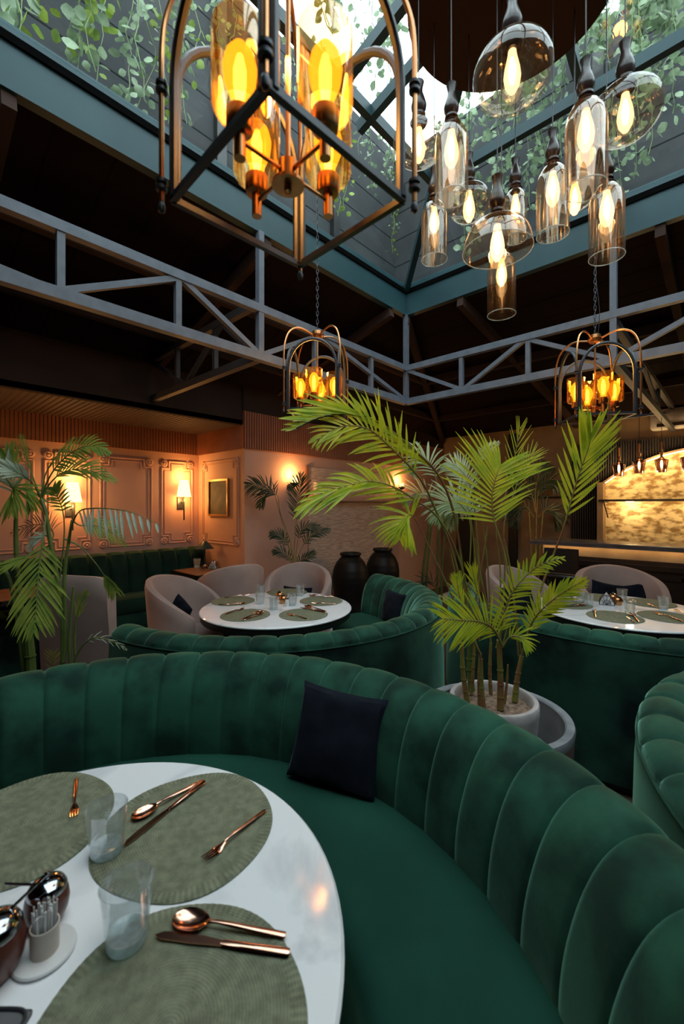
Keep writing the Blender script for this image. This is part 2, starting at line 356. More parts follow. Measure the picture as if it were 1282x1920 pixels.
# sloping ceiling round the skylight
K0, K1, KB0, KB1, KZ, KT = -.05, 3.65, -1.15, 2.5, 3.55, 3.81
def quad_slab(mb, p, t=.06):
    p = [Vector(q) for q in p]; n = len(mb.v)
    mb.v += [tuple(q) for q in p]+[tuple(q+Vector((0,0,t))) for q in p]
    mb.f += [(n,n+3,n+2,n+1), (n+4,n+5,n+6,n+7)]+[(n+i, n+(i+1)%4, n+4+(i+1)%4, n+4+i) for i in range(4)]
mb = MB()
g_ = .045; k0, k1, kb0, kb1 = K0-g_, K1+g_, KB0-g_, KB1+g_
quad_slab(mb, [(A0,WN,ZE), (BA,WN,2.93), (k1,kb1,KZ), (k0,kb1,KZ)])
quad_slab(mb, [(BA,WN,2.93), (BA,B0,2.93), (k1,kb0,KZ), (k1,kb1,KZ)])
quad_slab(mb, [(A0,B0,3.1), (A0,WN,ZE), (k0,kb1,KZ), (k0,kb0,KZ)])
quad_slab(mb, [(BA,B0,2.93), (A0,B0,3.1), (k0,kb0,KZ), (k1,kb0,KZ)])
struct(mb.build('ceiling', M['ceiling'], smooth=False))
# purlins and hips under the sloping ceiling
mb = MB()
for f in (.35, .7):
    zl = lambda a_, b_: 0
    p0 = Vector((K0,KB1,KZ)).lerp(Vector((A0,WN,ZE)), f); p1 = Vector((K1,KB1,KZ)).lerp(Vector((BA,WN,2.93)), f); p2 = Vector((K1,KB0,KZ)).lerp(Vector((BA,B0,2.93)), f)
    d = Vector((0,0,-.05)); mb.bar(p0+d, p1+d, .06, .09); mb.bar(p1+d, p2+d, .06, .09)
mb.bar((K1,KB1,KZ-.04), (BA,WN,2.87), .07, .1)
for a_ in (.4, 1.9, 3.4): mb.bar((a_,KB1,KZ-.05), (a_,WN,ZE-.05), .06, .09)
for b_ in (1.9, .4, -.9): mb.bar((K1,b_,KZ-.05), (BA,b_,2.88), .06, .09)
o = mb.build('ceiling_beams', M['fascia'], smooth=False); o.name = 'trim_6'; struct(o)
# skylight kerb: painted channel with lips
def ring(mb, off, z0, z1, t):
    a0, a1, b0, b1 = K0-off, K1+off, KB0-off, KB1+off
    mb.box(a0-t, a1+t, b1, b1+t, z0, z1); mb.box(a0-t, a1+t, b0-t, b0, z0, z1)
    mb.box(a0-t, a0, b0, b1, z0, z1); mb.box(a1, a1+t, b0, b1, z0, z1)
mb = MB(); ring(mb, 0, KZ, KT, .05); ring(mb, -.008, KZ-.006, KZ+.016, .06); ring(mb, .0, KT, KT+.05, .06)
struct(mb.build('skylight_kerb', M['kerb'], smooth=False)).name = 'trim_7'
mb = MB(); ring(mb, -.014, KT-.045, KT-.004, .03)
struct(mb.build('skylight_gasket', M['rubber'], smooth=False)).name = 'trim_8'
# pyramid of glass: four slopes, hips, purlins, rafters
AC_, BC_ = (K0+K1)/2, (KB0+KB1)/2
SL = .28; HZ = KT+.03
def gp(a, b):
    m = min(a-K0, K1-a, b-KB0, KB1-b); return Vector((a, b, HZ+SL*m))
cs = [(K0,KB0), (K1,KB0), (K1,KB1), (K0,KB1)]
for i in range(4):
    mb = MB(); p, q = cs[i], cs[(i+1) % 4]
    mid = ((AC_, BC_))
    mb.v = [tuple(gp(*p)), tuple(gp(*q)), tuple(gp(*mid))]; mb.f = [(0,1,2)]
    # thickness
    mb.v += [(v[0], v[1], v[2]+.008) for v in mb.v]; mb.f += [(5,4,3), (0,3,4,1), (1,4,5,2), (2,5,3,0)]
    struct(mb.build('window_%d' % (i+1), M['glass'], smooth=False))
mb = MB()
def gbar(p, q, wd=.045, ht=.07):
    d = Vector((0,0,-ht/2)); mb.bar(gp(*p)+d, gp(*q)+d, wd, ht)
for c in cs: gbar(c, (AC_, BC_), .05, .07)
m_ = .82
gbar((K0+m_,KB1-m_), (K1-m_,KB1-m_)); gbar((K1-m_,KB1-m_), (K1-m_,KB0+m_)); gbar((K0+m_,KB0+m_), (K1-m_,KB0+m_)); gbar((K0+m_,KB0+m_), (K0+m_,KB1-m_))
gbar((AC_,KB1-m_), (AC_,BC_)); gbar((2.07,KB1-m_+.1), (2.07,BC_+.28)); gbar((K1-m_,BC_), (AC_,BC_)); gbar((K1,BC_), (K1-m_,BC_)); gbar((K0,BC_), (AC_,BC_)); gbar((AC_,KB0), (AC_,BC_))
struct(mb.build('skylight_bars', M['kerb'], smooth=False)).name = 'trim_9'
# outer walls beyond the glass
mb = MB(); mb.box(-4, 4.5, 3.25, 3.4, 3.75, 6.15); o = struct(mb.build('wall_outside_left', M['outwall'], smooth=False))
mb = MB(); mb.box(4.5, 4.65, -4, 3.4, 3.75, 6.05); o = struct(mb.build('wall_outside_back', M['outwall'], smooth=False))
mb = MB()
for a_ in (.42, 1.9, 3.3): mb.box(a_, a_+.09, 3.19, 3.25, 3.75, 6.15)
for b_ in (-.6, .9): mb.box(4.44, 4.5, b_, b_+.09, 3.75, 6.05)
o = mb.build('outside_posts', M['black'], smooth=False); o.name = 'trim_10'; struct(o)
# ---- trusses
ZT, ZB = 3.0, 2.66
cor = Vector((K1, KB1, 0))
def on_left(px): return P(px, 700, b=KB1).x
pr = lambda px: P(px, 700, a=K1).y
# left truss: uprights where the photo shows them
def truss_at(name, label, axis, fixed, us, zt, zb, posts, upfirst, group='steel trusses under the skylight', sm='steel'):
    t = thing(name, label, 'truss', (0,0,0), 0, group)
    pt = (lambda u, z: (u, fixed, z)) if axis == 0 else (lambda u, z: (fixed, u, z))
    mb = MB(); mb.bar(pt(us[0], zt), pt(us[-1], zt), .05, .055); mb.build('top_chord', M[sm], t, False)
    mb = MB(); mb.bar(pt(us[0], zb), pt(us[-1], zb), .055, .06)
    mb.build('bottom_chord', M[sm], t, False)
    for u in posts:
        mb = MB(); mb.bar(pt(u, zt-.027), pt(u, zb+.03), .036); mb.build('upright', M[sm], t, False)
    for i in range(len(us)-1):
        za, zc = (zt, zb) if (i % 2 == 0) == upfirst else (zb, zt)
        mb = MB(); mb.bar(pt(us[i], za-.01 if za == zt else za+.01), pt(us[i+1], zc-.01 if zc == zt else zc+.01), .034); mb.build('diagonal', M[sm], t, False)
    return t
lu = [K1, on_left(487), on_left(338), on_left(105), on_left(-60), on_left(-400)]
posts = [on_left(x) for x in (695, 333, 113)]
mid1 = on_left(600)
truss_at('roof_truss', 'grey blue steel truss crossing the left half of the room', 0, KB1, [A0+.05]+sorted([on_left(105), on_left(338), on_left(487), mid1+0, K1]), ZT, ZB, posts+[on_left(590)], True)
truss_at('roof_truss', 'grey blue steel truss crossing the right half above the bar side', 1, K1, [KB1, pr(868), pr(985), pr(1150), pr(1420), B0+.1], ZT, ZB, [pr(865), pr(990), pr(1290)], True)
for px, fl, lab in ((487, 0, 'thin steel post dropping from skylight kerb to left truss'), (764, 2, 'steel corner post under the skylight corner where both trusses meet'), (1150, 1, 'steel post dropping from skylight kerb to right truss behind lantern')):
    q = (on_left(px), KB1) if fl == 0 else ((K1, KB1) if fl == 2 else (K1, pr(px)))
    mb = MB(); mb.box(q[0]-.022, q[0]+.022, q[1]-.022, q[1]+.022, ZB-.02, KZ)
    tag(mb.build('steel_post', M['steel'], smooth=False), lab, 'post', 'posts under the skylight kerb')
a4 = on_left(487)
truss_at('roof_truss', 'short dark truss running from left truss to wall above soffit', 1, a4, [KB1+.03, 3.0, 3.6, WN-.02], ZT+.05, ZB, [3.1, 3.75], False, sm='steel_shaded')
b4 = pr(1150)
truss_at('roof_truss', 'short brown truss running from right truss toward bar wall', 0, b4, [K1+.03, 5.0, 6.2, BA-.03], ZT-.05, ZB, [4.8, 6.0], False, sm='steel_shaded')
# ---- hanging vines
def leaf(mb, p, d, nrm, L, wd):
    d = d.normalized(); s = d.cross(nrm).normalized(); n = s.cross(d)
    vs = [p, p+d*L*.25+s*wd*.8+n*L*.06, p+d*L*.6+s*wd+n*L*.04, p+d*L*.9+s*wd*.45, p+d*L, p+d*L*.9-s*wd*.45, p+d*L*.6-s*wd+n*L*.04, p+d*L*.25-s*wd*.8+n*L*.06, p+d*L*.5-n*L*.05]
    mb.add(vs, [(8,0,1), (8,1,2), (8,2,3), (8,3,4), (8,4,5), (8,5,6), (8,6,7), (8,7,0)])
def vine(base, zb, label, big=.07, m='vine', n=40, sw=.12, group='vines over the skylight'):
    t = thing('hanging_vine', label, 'vine', base, 0, group)
    base = Vector(base); pts = []; L = base.z-zb; x = y = 0
    k = 14
    for i in range(k+1):
        pts.append(Vector((x, y, -L*i/k))); x += random.uniform(-sw, sw)*.35; y += random.uniform(-sw, sw)*.2
    mb = MB(); mb.tube(pts, .003, 4); mb.build('stem', M['bambu'], t)
    mb = MB()
    for i in range(n):
        f = (i+random.random())/n*k; j = min(int(f), k-1); p = pts[j].lerp(pts[j+1], f-j)
        ang = random.uniform(0, 2*PI); d = Vector((math.cos(ang), math.sin(ang)*.7, random.uniform(-.9, .1)))
        sz = big*random.uniform(.55, 1.1); q = p+d.normalized()*random.uniform(.01, .06)
        nn = Vector((random.uniform(-1,1), random.uniform(-1,1), random.uniform(-.3,1)))
        if abs(nn.normalized().dot(d.normalized())) > .9: nn = Vector((0,0,1.0))
        leaf(mb, q, d, nn, sz, sz*.42)
    mb.build('leaves', M[m], t); return t
def z_at(px, py, b=None, a=None): return P(px, py, a=a, b=b)
ORD = ['first','second','third','fourth','fifth','sixth','seventh','eighth','ninth','tenth','eleventh','twelfth','thirteenth','fourteenth','fifteenth','sixteenth','seventeenth','eighteenth','nineteenth','twentieth']
CNT = {}
def nth(key):
    CNT[key] = CNT.get(key, 0)+1; return ORD[CNT[key]-1]
for px, yb, bg_, mm in sorted(((96, 95, .1, 'vine'), (118, 130, .1, 'vine_yel'), (140, 140, .09, 'vine'), (160, 165, .09, 'vine_yel'), (182, 158, .09, 'vine'), (205, 178, .08, 'vine'), (228, 192, .07, 'vine_yel'), (250, 200, .07, 'vine'), (272, 208, .06, 'vine'), (292, 212, .06, 'vine_yel'), (312, 222, .06, 'vine'), (345, 100, .07, 'vine'), (365, 172, .06, 'vine_yel'), (392, 85, .06, 'vine'), (430, 112, .04, 'vine'), (640, 412, .06, 'vine_yel'), (655, 395, .06, 'vine_yel'), (672, 330, .05, 'vine'), (700, 350, .05, 'vine'), (716, 330, .06, 'vine'), (735, 470, .04, 'vine_yel'), (752, 440, .04, 'vine'), (540, 200, .05, 'vine'), (600, 150, .06, 'vine'))):
    bb = 2.9+random.uniform(-.12, .18)
    q = P(px, yb, b=bb); qz = max(q.z, gp(min(q.x, K1-.01), KB1-.01).z+.02)
    where = 'outside the glass left of the near lantern' if px < 330 else ('outside the glass seen through the near lantern' if px < 630 else 'outside the glass between near lantern and skylight corner')
    vine((q.x, q.y, 5.9), qz, nth(where) + ' vine from the left among those ' + where, bg_, mm, n=int(46 if px < 330 else 34))
for px, yb, bg_, mm in sorted(((868, 470, .06, 'vine'), (880, 440, .06, 'vine'), (905, 330, .06, 'vine'), (935, 380, .06, 'vine'), (960, 350, .06, 'vine'), (985, 400, .06, 'vine'), (1005, 350, .06, 'vine'), (1020, 310, .06, 'vine'), (1050, 300, .06, 'vine'), (1150, 350, .06, 'vine'), (1165, 345, .06, 'vine'), (1180, 330, .06, 'vine'), (1195, 300, .06, 'vine'), (1205, 260, .06, 'vine'), (1228, 140, .06, 'vine'), (1250, 120, .07, 'vine'), (1268, 210, .06, 'vine'), (1120, 60, .06, 'vine'), (1100, 110, .06, 'vine'), (1075, 120, .06, 'vine'), (830, 290, .05, 'vine'), (1175, 90, .07, 'vine'), (1240, 60, .07, 'vine'))):
    aa = 4.12+random.uniform(-.15, .15)
    q = P(px, yb, a=aa); qz = max(q.z, gp(K1-.01, min(q.y, KB1-.01)).z+.02)
    vine((q.x, q.y, 5.85), qz, nth('a' if px < 1060 else 'b') + ' pale vine from the left outside the right panes, ' + ('behind the pendant cluster' if px < 1060 else 'right of the pendant cluster'), bg_*1.3, mm, n=54)
for px, yb in sorted(((590, 40), (640, 70), (665, 120), (690, 60), (705, 150), (725, 90), (620, 20), (750, 60), (735, 160))):
    q = P(px, yb, b=2.0+random.uniform(-.4, .4))
    if q.z < gp(q.x, q.y).z+.05: q.z = gp(q.x, q.y).z+.05
    vine((q.x, q.y, q.z+random.uniform(.5, .9)), q.z, nth('sky') + ' airy strand from the left across the bright sky panes', .07, 'vine', n=20)

# ---- alcove wall mouldings, one raised frame per panel
def moulding(pts, to3, w1=.02):
    mb = MB(); v = [to3(*p) for p in pts]; n = len(v)
    for off, r_ in ((0, .010), (1, .005)):
        cx_ = sum(p[0] for p in pts)/n; cz_ = sum(p[1] for p in pts)/n
        vv = [to3(p[0]+(cx_-p[0])*.0+(-.035 if p[0] > cx_ else .035)*off, p[1]+(-.035 if p[1] > cz_ else .035)*off) for p in pts]
        for i in range(n): mb.tube([vv[i], vv[(i+1) % n]], r_, 8)
    return mb
def notched(u0, u1, z0, z1, n=.1):
    d = n
    return [(u0,z0+d), (u0+d,z0+d), (u0+d,z0), (u1-d,z0), (u1-d,z0+d), (u1,z0+d), (u1,z1-d), (u1-d,z1-d), (u1-d,z1), (u0+d,z1), (u0+d,z1-d), (u0,z1-d)]
def aw(px): return P(px, 900, b=WB).x
tr = 11
for u0, u1, z0, z1 in ((aw(303), aw(360), 1.12, 2.17), (aw(188), aw(284), 1.12, 2.17), (aw(84), aw(168), 1.12, 2.17), (aw(-70), aw(62), 1.12, 2.17), (aw(-200), aw(-95), 1.12, 2.17)):
    n_ = .09 if u1-u0 < .8 else .12
    mb = moulding(notched(u0, u1, z0, z1, n_), lambda u, z: (u, WB-.004, z))
    for u in (u0+.03, u1-.03):
        for z in (z0+.03, z1-.03):
            mm = T(u, WB, z) @ RX(90); mb.lathe([(.045,0), (.045,.012), (.03,.018), (.02,.010), (.012,.022), (.0,.024)], 20, mm)
    struct(mb.build('trim_%d' % tr, M['pink'])); tr += 1
mb = moulding(notched(4.42, 5.27, 1.12, 2.17, .08), lambda u, z: (WA-.004, u, z))
for u in (4.45, 5.24):
    for z in (1.15, 2.14):
        mb.lathe([(.045,0), (.045,.012), (.03,.018), (.02,.010), (.012,.022), (.0,.024)], 20, T(WA, u, z) @ RY(-90))
struct(mb.build('trim_%d' % tr, M['pink'])); tr += 1

# ---- reed screen panel with shelf on the centre wall
ra0, ra1 = P(577, 900, b=WN).x, P(724, 900, b=WN).x
t = thing('reed_screen', 'tall woven reed panel with ledge on pink wall behind black jars', 'wall panel', (0,0,0))
mb = MB(); mb.box(ra0, ra1, WN-.02, WN-.001, .1, 1.66); mb.box(ra0, ra1, WN-.02, WN-.001, 1.74, 2.12); mb.build('reed_panel', M['reed'], t, False)
mb = MB(); mb.bbox(ra0-.02, ra1+.1, WN-.13, WN-.002, 1.66, 1.74, .01); mb.build('ledge', M['pink'], t)
mb = MB(); mb.box(ra0-.05, ra0, WN-.03, WN-.001, 1.74, 2.14); mb.build('end_strip', M['tablewood'], t, False)
for px, hh, lab in ((594, .17, 'taller pale pillar candle on reed panel ledge'), (611, .15, 'shorter pale pillar candle on reed panel ledge')):
    q = P(px, 920, b=WN-.07); mb = MB(); mb.lathe([(0,0), (.05,0), (.052,.01), (.052,hh), (.045,hh+.006), (0,hh)], 20)
    tag(mb.build('pillar_candle', M['plastic'], loc=(q.x, q.y, 1.74)), lab, 'candle', 'candles on the ledge')
# raised floor strip under the jars
mb = MB(); mb.box(WA+.1, 6.6, 3.68, WN-.002, 0, .1); struct(mb.build('trim_%d' % tr, M['floor'], smooth=False)); tr += 1
mb = MB(); mb.box(WA+.1, 6.6, 3.60, 3.68, 0, .11); struct(mb.build('trim_%d' % tr, M['marble'], smooth=False)); tr += 1

# ---- bar wall: pilasters, slats, niche, arch
def bw(px): return P(px, 900, a=BA).y
mb = MB(); mb.box(BA-.06, BA-.001, bw(971), bw(955), 0, 2.85); mb.box(BA-.02, BA-.001, bw(1073), bw(971), 1.72, 1.75); mb.box(BA-.1, BA-.001, bw(885)-.02, bw(860), 0, 2.0)
struct(mb.build('trim_%d' % tr, M['black'], smooth=False)); tr += 1
NB1, NB0 = 1.50, -1.1; ZSP, ZPK = 1.93, 2.38
def archz(b): # segmental arch
    hw = (NB1-NB0)/2; c = (NB1+NB0)/2; rise = ZPK-ZSP; Rr = (hw*hw+rise*rise)/(2*rise); return ZPK-Rr+math.sqrt(max(Rr*Rr-(b-c)**2, 0))
mb = MB(); SB1 = bw(1073)
n_ = 105
for i in range(n_):     # real slats, cut by the arch
    b0_ = SB1-(SB1+1.4)*i/n_; b1_ = b0_-(SB1+1.4)/n_*.62
    zb_ = 1.0 if b0_ > NB1+.05 or b0_ < NB0 else archz(b0_)+.03
    mb.box(BA-.11, BA-.04, b1_, b0_, zb_, 2.55)
mb.box(BA-.05, BA-.002, -1.4, SB1, 2.4, 2.55)
mb.box(BA-.04, BA-.002, NB1+.08, SB1, 1.0, 2.55)
o = mb.build('slat_panel', M['slat_dark'], smooth=False)
tag(o, 'dark vertical slat cladding round the arched bar niche', 'wall panel')
mb = MB(); N_ = 24
vs = [(BA-.02, NB1, .9)]+[(BA-.02, NB1+(NB0-NB1)*i/N_, archz(NB1+(NB0-NB1)*i/N_)) for i in range(N_+1)]+[(BA-.02, NB0, .9)]
mb.v = vs+[(BA-.004, v[1], v[2]) for v in vs]; L_ = len(vs); mb.f = [tuple(range(L_)), tuple(range(2*L_-1, L_-1, -1))]+[(i, (i+1) % L_, L_+(i+1) % L_, L_+i) for i in range(L_)]
tag(mb.build('bar_niche_panel', M['gold'], smooth=False), 'glowing distressed gold plaster panel in arched bar niche', 'wall panel')
mb = MB()   # arch band and jamb standing proud of the panel
prev = None
for i in range(N_+1):
    b = NB1+(NB0-NB1)*i/N_; q = Vector((BA-.09, b, archz(b)+.015))
    if prev: mb.bar(prev, q, .18, .025)
    prev = q
mb.box(BA-.18, BA-.001, NB1, NB1+.08, .9, ZSP+.02)
struct(mb.build('trim_%d' % tr, M['khaki'], smooth=False)); tr += 1
mb = MB(); mb.tube([(BA-.15, NB1-.02+(NB0-NB1)*i/N_, archz(NB1-.02+(NB0-NB1)*i/N_)-.006) for i in range(N_+1)], .008, 6)
tag(mb.build('arch_strip_light', M['strip']), 'warm strip light bent along the arch of the bar niche', 'strip light')
for i in range(5):
    b = NB1-.25-i*.45; point('arch_glow', (BA-.3, b, archz(b)-.07), (1, .68, .30), 7, .06)
t = thing('wall_shelf', 'thin dark shelf on angled bracket across the bar niche', 'shelf', (0,0,0))
mb = MB(); mb.box(BA-.34, BA-.09, NB0, NB1+.03, 1.66, 1.69); mb.build('board', M['blackwood'], t, False)
for b in (NB1-.04, .2): mb = MB(); mb.bar((BA-.33, b, 1.655), (BA-.05, b, 1.42), .015); mb.bar((BA-.33, b, 1.65), (BA-.04, b, 1.65), .015); mb.build('bracket', M['blackmetal'], t, False)
for b in (NB1-.35, .35): mb = MB(); mb.lathe([(0,0), (.05,0), (.05,-.008), (0,-.008)], 20, T(BA-.25, b, 1.66)); mb.build('spotlight', M['strip'], t); point('shelf_glow', (BA-.24, b, 1.6), (1, .7, .35), 7, .04)
# bar counter
t = thing('bar_counter', 'dark panelled bar counter with lit ledge under its top', 'bar counter', (6.1,0,0))
CB0, CB1 = -1.6, 2.1
mb = MB(); mb.bbox(-.08, .5, CB0, CB1, 1.10, 1.135, .008); mb.box(-.08, -.07, CB0, CB1, 1.078, 1.105); mb.build('countertop', M['marble_dark'] if 'marble_dark' in M else M['steel'], t)
mb = MB(); mb.box(.0, .5, CB0, CB1-.15, .95, 1.10); mb.build('lit_fascia', M['khaki'], t, False)
mb = MB(); mb.box(-.0, .5, CB0, CB1-.15, 0, .95); mb.build('body', M['blackwood'], t, False)
for i in range(4):
    b1_ = CB1-.2-i*.85; b0_ = b1_-.75
    mb = MB(); mb.box(-.035, 0, b0_, b1_, .84, .90); mb.box(-.035, 0, b0_, b1_, .05, .12); mb.box(-.035, 0, b0_, b0_+.07, .12, .84); mb.box(-.035, 0, b1_-.07, b1_, .12, .84)
    mb.box(-.02, 0, b0_+.14, b1_-.14, .74, .78); mb.box(-.02, 0, b0_+.14, b0_+.17, .15, .78); mb.box(-.02, 0, b1_-.17, b1_-.14, .15, .78)
    mb.build('front_panel', M['blackwood'], t, False)
mb = MB(); mb.box(-.065, -.05, CB0, CB1-.15, 1.092, 1.0995); mb.build('strip_light', M['strip'], t, False)
l = bpy.data.lights.new('bar_strip', 'AREA'); l.shape = 'RECTANGLE'; l.size = .03; l.size_y = 3.2; l.color = (1, .66, .3); l.energy = 2.6
lo = bpy.data.objects.new('bar_strip', l); C.objects.link(lo); lo.location = (6.06, .35, 1.08); lo.rotation_euler = (0, 0, 0)
# split air conditioner
q = P(1222, 800, a=BA)
t = thing('air_conditioner', 'white split air conditioner high on wall above bar', 'air conditioner', (BA, q.y, 2.66))
mb = MB(); mb.bbox(-.22, -.0, -1.0, 0, 0, .28, .03); mb.build('body', M['plastic'], t)
mb = MB(); mb.box(-.225, -.19, -.93, -.08, .03, .075); mb.build('air_outlet', M['fascia'], t, False)
for k_, dy in enumerate((0, .022, .044, .07)): 
    pass
mb = MB(); mb.box(-.223, -.219, -.16, -.155, .15, .18); mb.box(-.223, -.219, -.16, -.145, .175, .18); mb.box(-.223, -.219, -.135, -.115, .15, .155); mb.box(-.223, -.219, -.135, -.13, .15, .18); mb.box(-.223, -.219, -.107, -.102, .15, .18); mb.box(-.223, -.219, -.107, -.09, .163, .168); mb.box(-.223, -.219, -.092, -.087, .15, .18)
mb.build('lettering', M['blackmetal'], t, False)
# ================================================================ SOFAS
def sofa(name, label, c, a0, a1, pitch, seams_off=0.0, seat=True):
    """curved booth: angles in degrees in the camera's frame (0 = right, 90 = away)"""
    p = W(*c); t = thing(name, label, 'sofa', (p.x, p.y, 0), CAMROT, 'curved green booth sofas')
    n = max(3, round((a1-a0)/pitch)); per = 14; nu = n*per
    prof = [(1.075,.46), (1.078,.54), (1.09,.62), (1.11,.69), (1.135,.75), (1.17,.805), (1.215,.845), (1.265,.865), (1.31,.862), (1.345,.84), (1.362,.81)]
    base_ = prof; prof = []
    for i in range(len(base_)-1):
        p0, p1, p2, p3 = [Vector((*base_[max(0, min(len(base_)-1, i+d))], 0)) for d in (-1, 0, 1, 2)]
        for q_ in (0, 1/3, 2/3): tt = q_; v_ = .5*((2*p1)+(p2-p0)*tt+(2*p0-5*p1+4*p2-p3)*tt*tt+(3*p1-p0-3*p2+p3)*tt**3); prof.append((v_.x, v_.y))
    prof.append(base_[-1])
    nv = len(prof)-1
    def fn(u, v):
        k = u*n; f = k-math.floor(k) if u < 1 else 1.0
        ang = R(a0+(a1-a0)*u); j = round(v*nv); r, z = prof[j]
        j0, j1 = max(j-1, 0), min(j+1, nv)
        dr, dz = prof[j1][0]-prof[j0][0], prof[j1][1]-prof[j0][1]; L_ = math.hypot(dr, dz)
        nr, nz = -dz/L_, dr/L_
        puff = abs(math.sin(PI*f))**.26*.0165*(.3+.7*min(1, v*2.2)) - .004
        if j >= nv-1: puff *= .35
        wob = .004*noise.noise(Vector((u*n*.9, v*3, a0)))
        # little dimpled pulls close to the seams
        r += nr*(puff+wob); z += nz*(puff+wob)
        return (r*math.cos(ang), r*math.sin(ang), z)
    mb = MB(); mb.grid(fn, nu, nv)
    # rounded end caps
    for u in (0, 1):
        ang = R(a0+(a1-a0)*u); sgn = -1 if u == 0 else 1
        ring = [(fn(u, j/nv)) for j in range(nv+1)]+[(1.36*math.cos(ang), 1.36*math.sin(ang), .46)]
        cen = (1.22*math.cos(ang), 1.22*math.sin(ang), .62); tv = Vector((-math.sin(ang), math.cos(ang), 0))*sgn*.03
        r2 = [tuple(Vector(cen)+(Vector(q)-Vector(cen))*.82+tv) for q in ring]; m_ = len(ring)
        vs = ring+r2+[tuple(Vector(cen)+tv*1.15)]
        fs = [(i, (i+1) % m_, m_+(i+1) % m_, m_+i) for i in range(m_)]+[(m_+i, m_+(i+1) % m_, 2*m_) for i in range(m_)]
        mb.add(vs, fs)
    mb.build('channelled_back', M['velvet'], t)
    mb = MB(); po = [(1.36,.818), (1.366,.80), (1.372,.70), (1.38,.4), (1.385,.06)]
    mb.grid(lambda u, v: ((lambda r, z, a: (r*math.cos(a), r*math.sin(a), z))(*po[round(v*4)], R(a0+(a1-a0)*u))), 60, 4)
    for u in (0, 1):
        a = R(a0+(a1-a0)*u); vs = [(r*math.cos(a), r*math.sin(a), z) for r, z in ((1.07,.06), (1.07,.5), (1.1,.6), (1.36,.6), (1.385,.06))]
        mb.add(vs, [(0,1,2,3,4)])
    mb.build('outer_shell', M['velvet_back'], t)
    mb = MB(); mb.tube([(1.364*math.cos(R(a0+(a1-a0)*i/80)), 1.364*math.sin(R(a0+(a1-a0)*i/80)), .812) for i in range(81)], .005, 6); mb.build('piping', M['velvet'], t)
    mb = MB(); ps = [(.66,.10), (.66,.40), (.665,.455), (.685,.485), (.72,.50), (.85,.512), (1.0,.508), (1.09,.495), (1.10,.3)]
    mb.grid(lambda u, v: ((lambda r, z, a: (r*math.cos(a), r*math.sin(a), z))(*ps[round(v*8)], R(a0+(a1-a0)*u))), 72, 8)
    for u in (0, 1):
        a = R(a0+(a1-a0)*u); mb.add([(r*math.cos(a), r*math.sin(a), z) for r, z in ps], [tuple(range(9))])
    mb.build('seat', M['velvet_seat'], t)
    mb = MB(); pb = [(.72,.10), (.72,0), (1.34,0), (1.34,.08)]
    mb.grid(lambda u, v: ((lambda r, z, a: (r*math.cos(a), r*math.sin(a), z))(*pb[round(v*3)], R(a0+(a1-a0)*u))), 48, 3)
    mb.build('plinth', M['black'], t)
    return t
sofa('booth_sofa', 'large curved green velvet booth sofa wrapped around the nearest marble table', (-.60, .82), -38, 168, 7.35)
sofa('booth_sofa', 'curved green velvet booth sofa around the farther left marble table', (-.55, 3.63), -128, 46, 6.7)
sofa('booth_sofa', 'curved green velvet booth sofa seen from behind around right marble table', (2.28, 3.50), 150, 318, 7.2)
sofa('booth_sofa', 'bright green sofa back entering at the right edge, beside the planter bowl', (2.165, .735), 95, 250, 8)

# ================================================================ CUSHIONS
def cushion(name, label, loc, w_, h_, th, rz, tilt, group='dark navy cushions', rx=0, roll=0):
    mb = MB(); n = 22
    def f(s):
        def g(u, v):
            x, y = u*2-1, v*2-1
            e = (max(0, 1-x*x)**.5*max(0, 1-y*y)**.5)**.62
            pin = .10
            X = x*(1-pin*(1-y*y))*w_/2 if abs(x) > 0 else 0; Z = y*(1-pin*(1-x*x))*h_/2
            X = x*w_/2*(1-.07*(1-abs(y)**2)*abs(x)); Z = y*h_/2*(1-.07*(1-abs(x)**2)*abs(y))
            wr = .008*noise.noise(Vector((x*2.2, y*2.2, s*3+loc[0])))
            return (X, s*(e*th/2+wr*e), Z)
        return g
    mb.grid(f(1), n, n); mb.grid(f(-1), n, n)
    mb.f[n*n:] = [q[::-1] for q in mb.f[n*n:]]
    o = mb.build(name, M['navy']); o.location = loc
    o.rotation_euler = Matrix.Rotation(R(rz), 3, 'Z').to_4x4() .__matmul__(RX(tilt)).__matmul__(RY(roll)).to_euler()
    return tag(o, label, 'cushion', group)
q = W(-.02, 1.70); cushion('throw_cushion', 'square navy cushion leaning in the nearest green booth', (q.x, q.y, .675), .37, .36, .12, CAMROT-20, -20, roll=4)
q = P(738, 1148, Y=3.95); cushion('throw_cushion', 'navy cushion in the farther left booth beside its channelled end', (q.x, q.y, .655), .32, .30, .12, CAMROT-65, -12)

# ================================================================ ROUND TABLES
def round_table():
    t = thing('round_table', '', 'table', (0,0,0), 0, 'round marble tables')
    mb = MB(); mb.lathe([(0,.732), (.598,.732), (.606,.738), (.606,.744), (.600,.75), (0,.75)], 96); mb.build('tabletop', M['marble'], t)
    mb = MB(); mb.lathe([(.56,.735), (.598,.7315), (.598,.690), (.592,.682), (.56,.682), (.56,.72)], 96); mb.build('rim_band', M['black'], t)
    mb = MB(); mb.lathe([(.045,.03), (.045,.70), (.12,.72), (.25,.731)], 32); mb.build('pedestal', M['black'], t)
    mb = MB(); mb.lathe([(0,0), (.30,0), (.30,.012), (.28,.02), (.06,.035), (.045,.05)], 48); mb.build('base', M['black'], t)
    return t
RT = Proto(round_table())
TZ = .75
n0 = W(-.601, .813); f0 = W(-.545, 3.585); r0 = W(2.29, 3.50)
RT.place(n0, 20, 'nearest white marble round table with black rim')
RT.place(f0, 80, 'farther left white marble round table set for five', sc=(1.03, 1.03, 1))
RT.place(r0, 140, 'right white marble round table set before the bar', sc=(1.05, 1.05, 1))

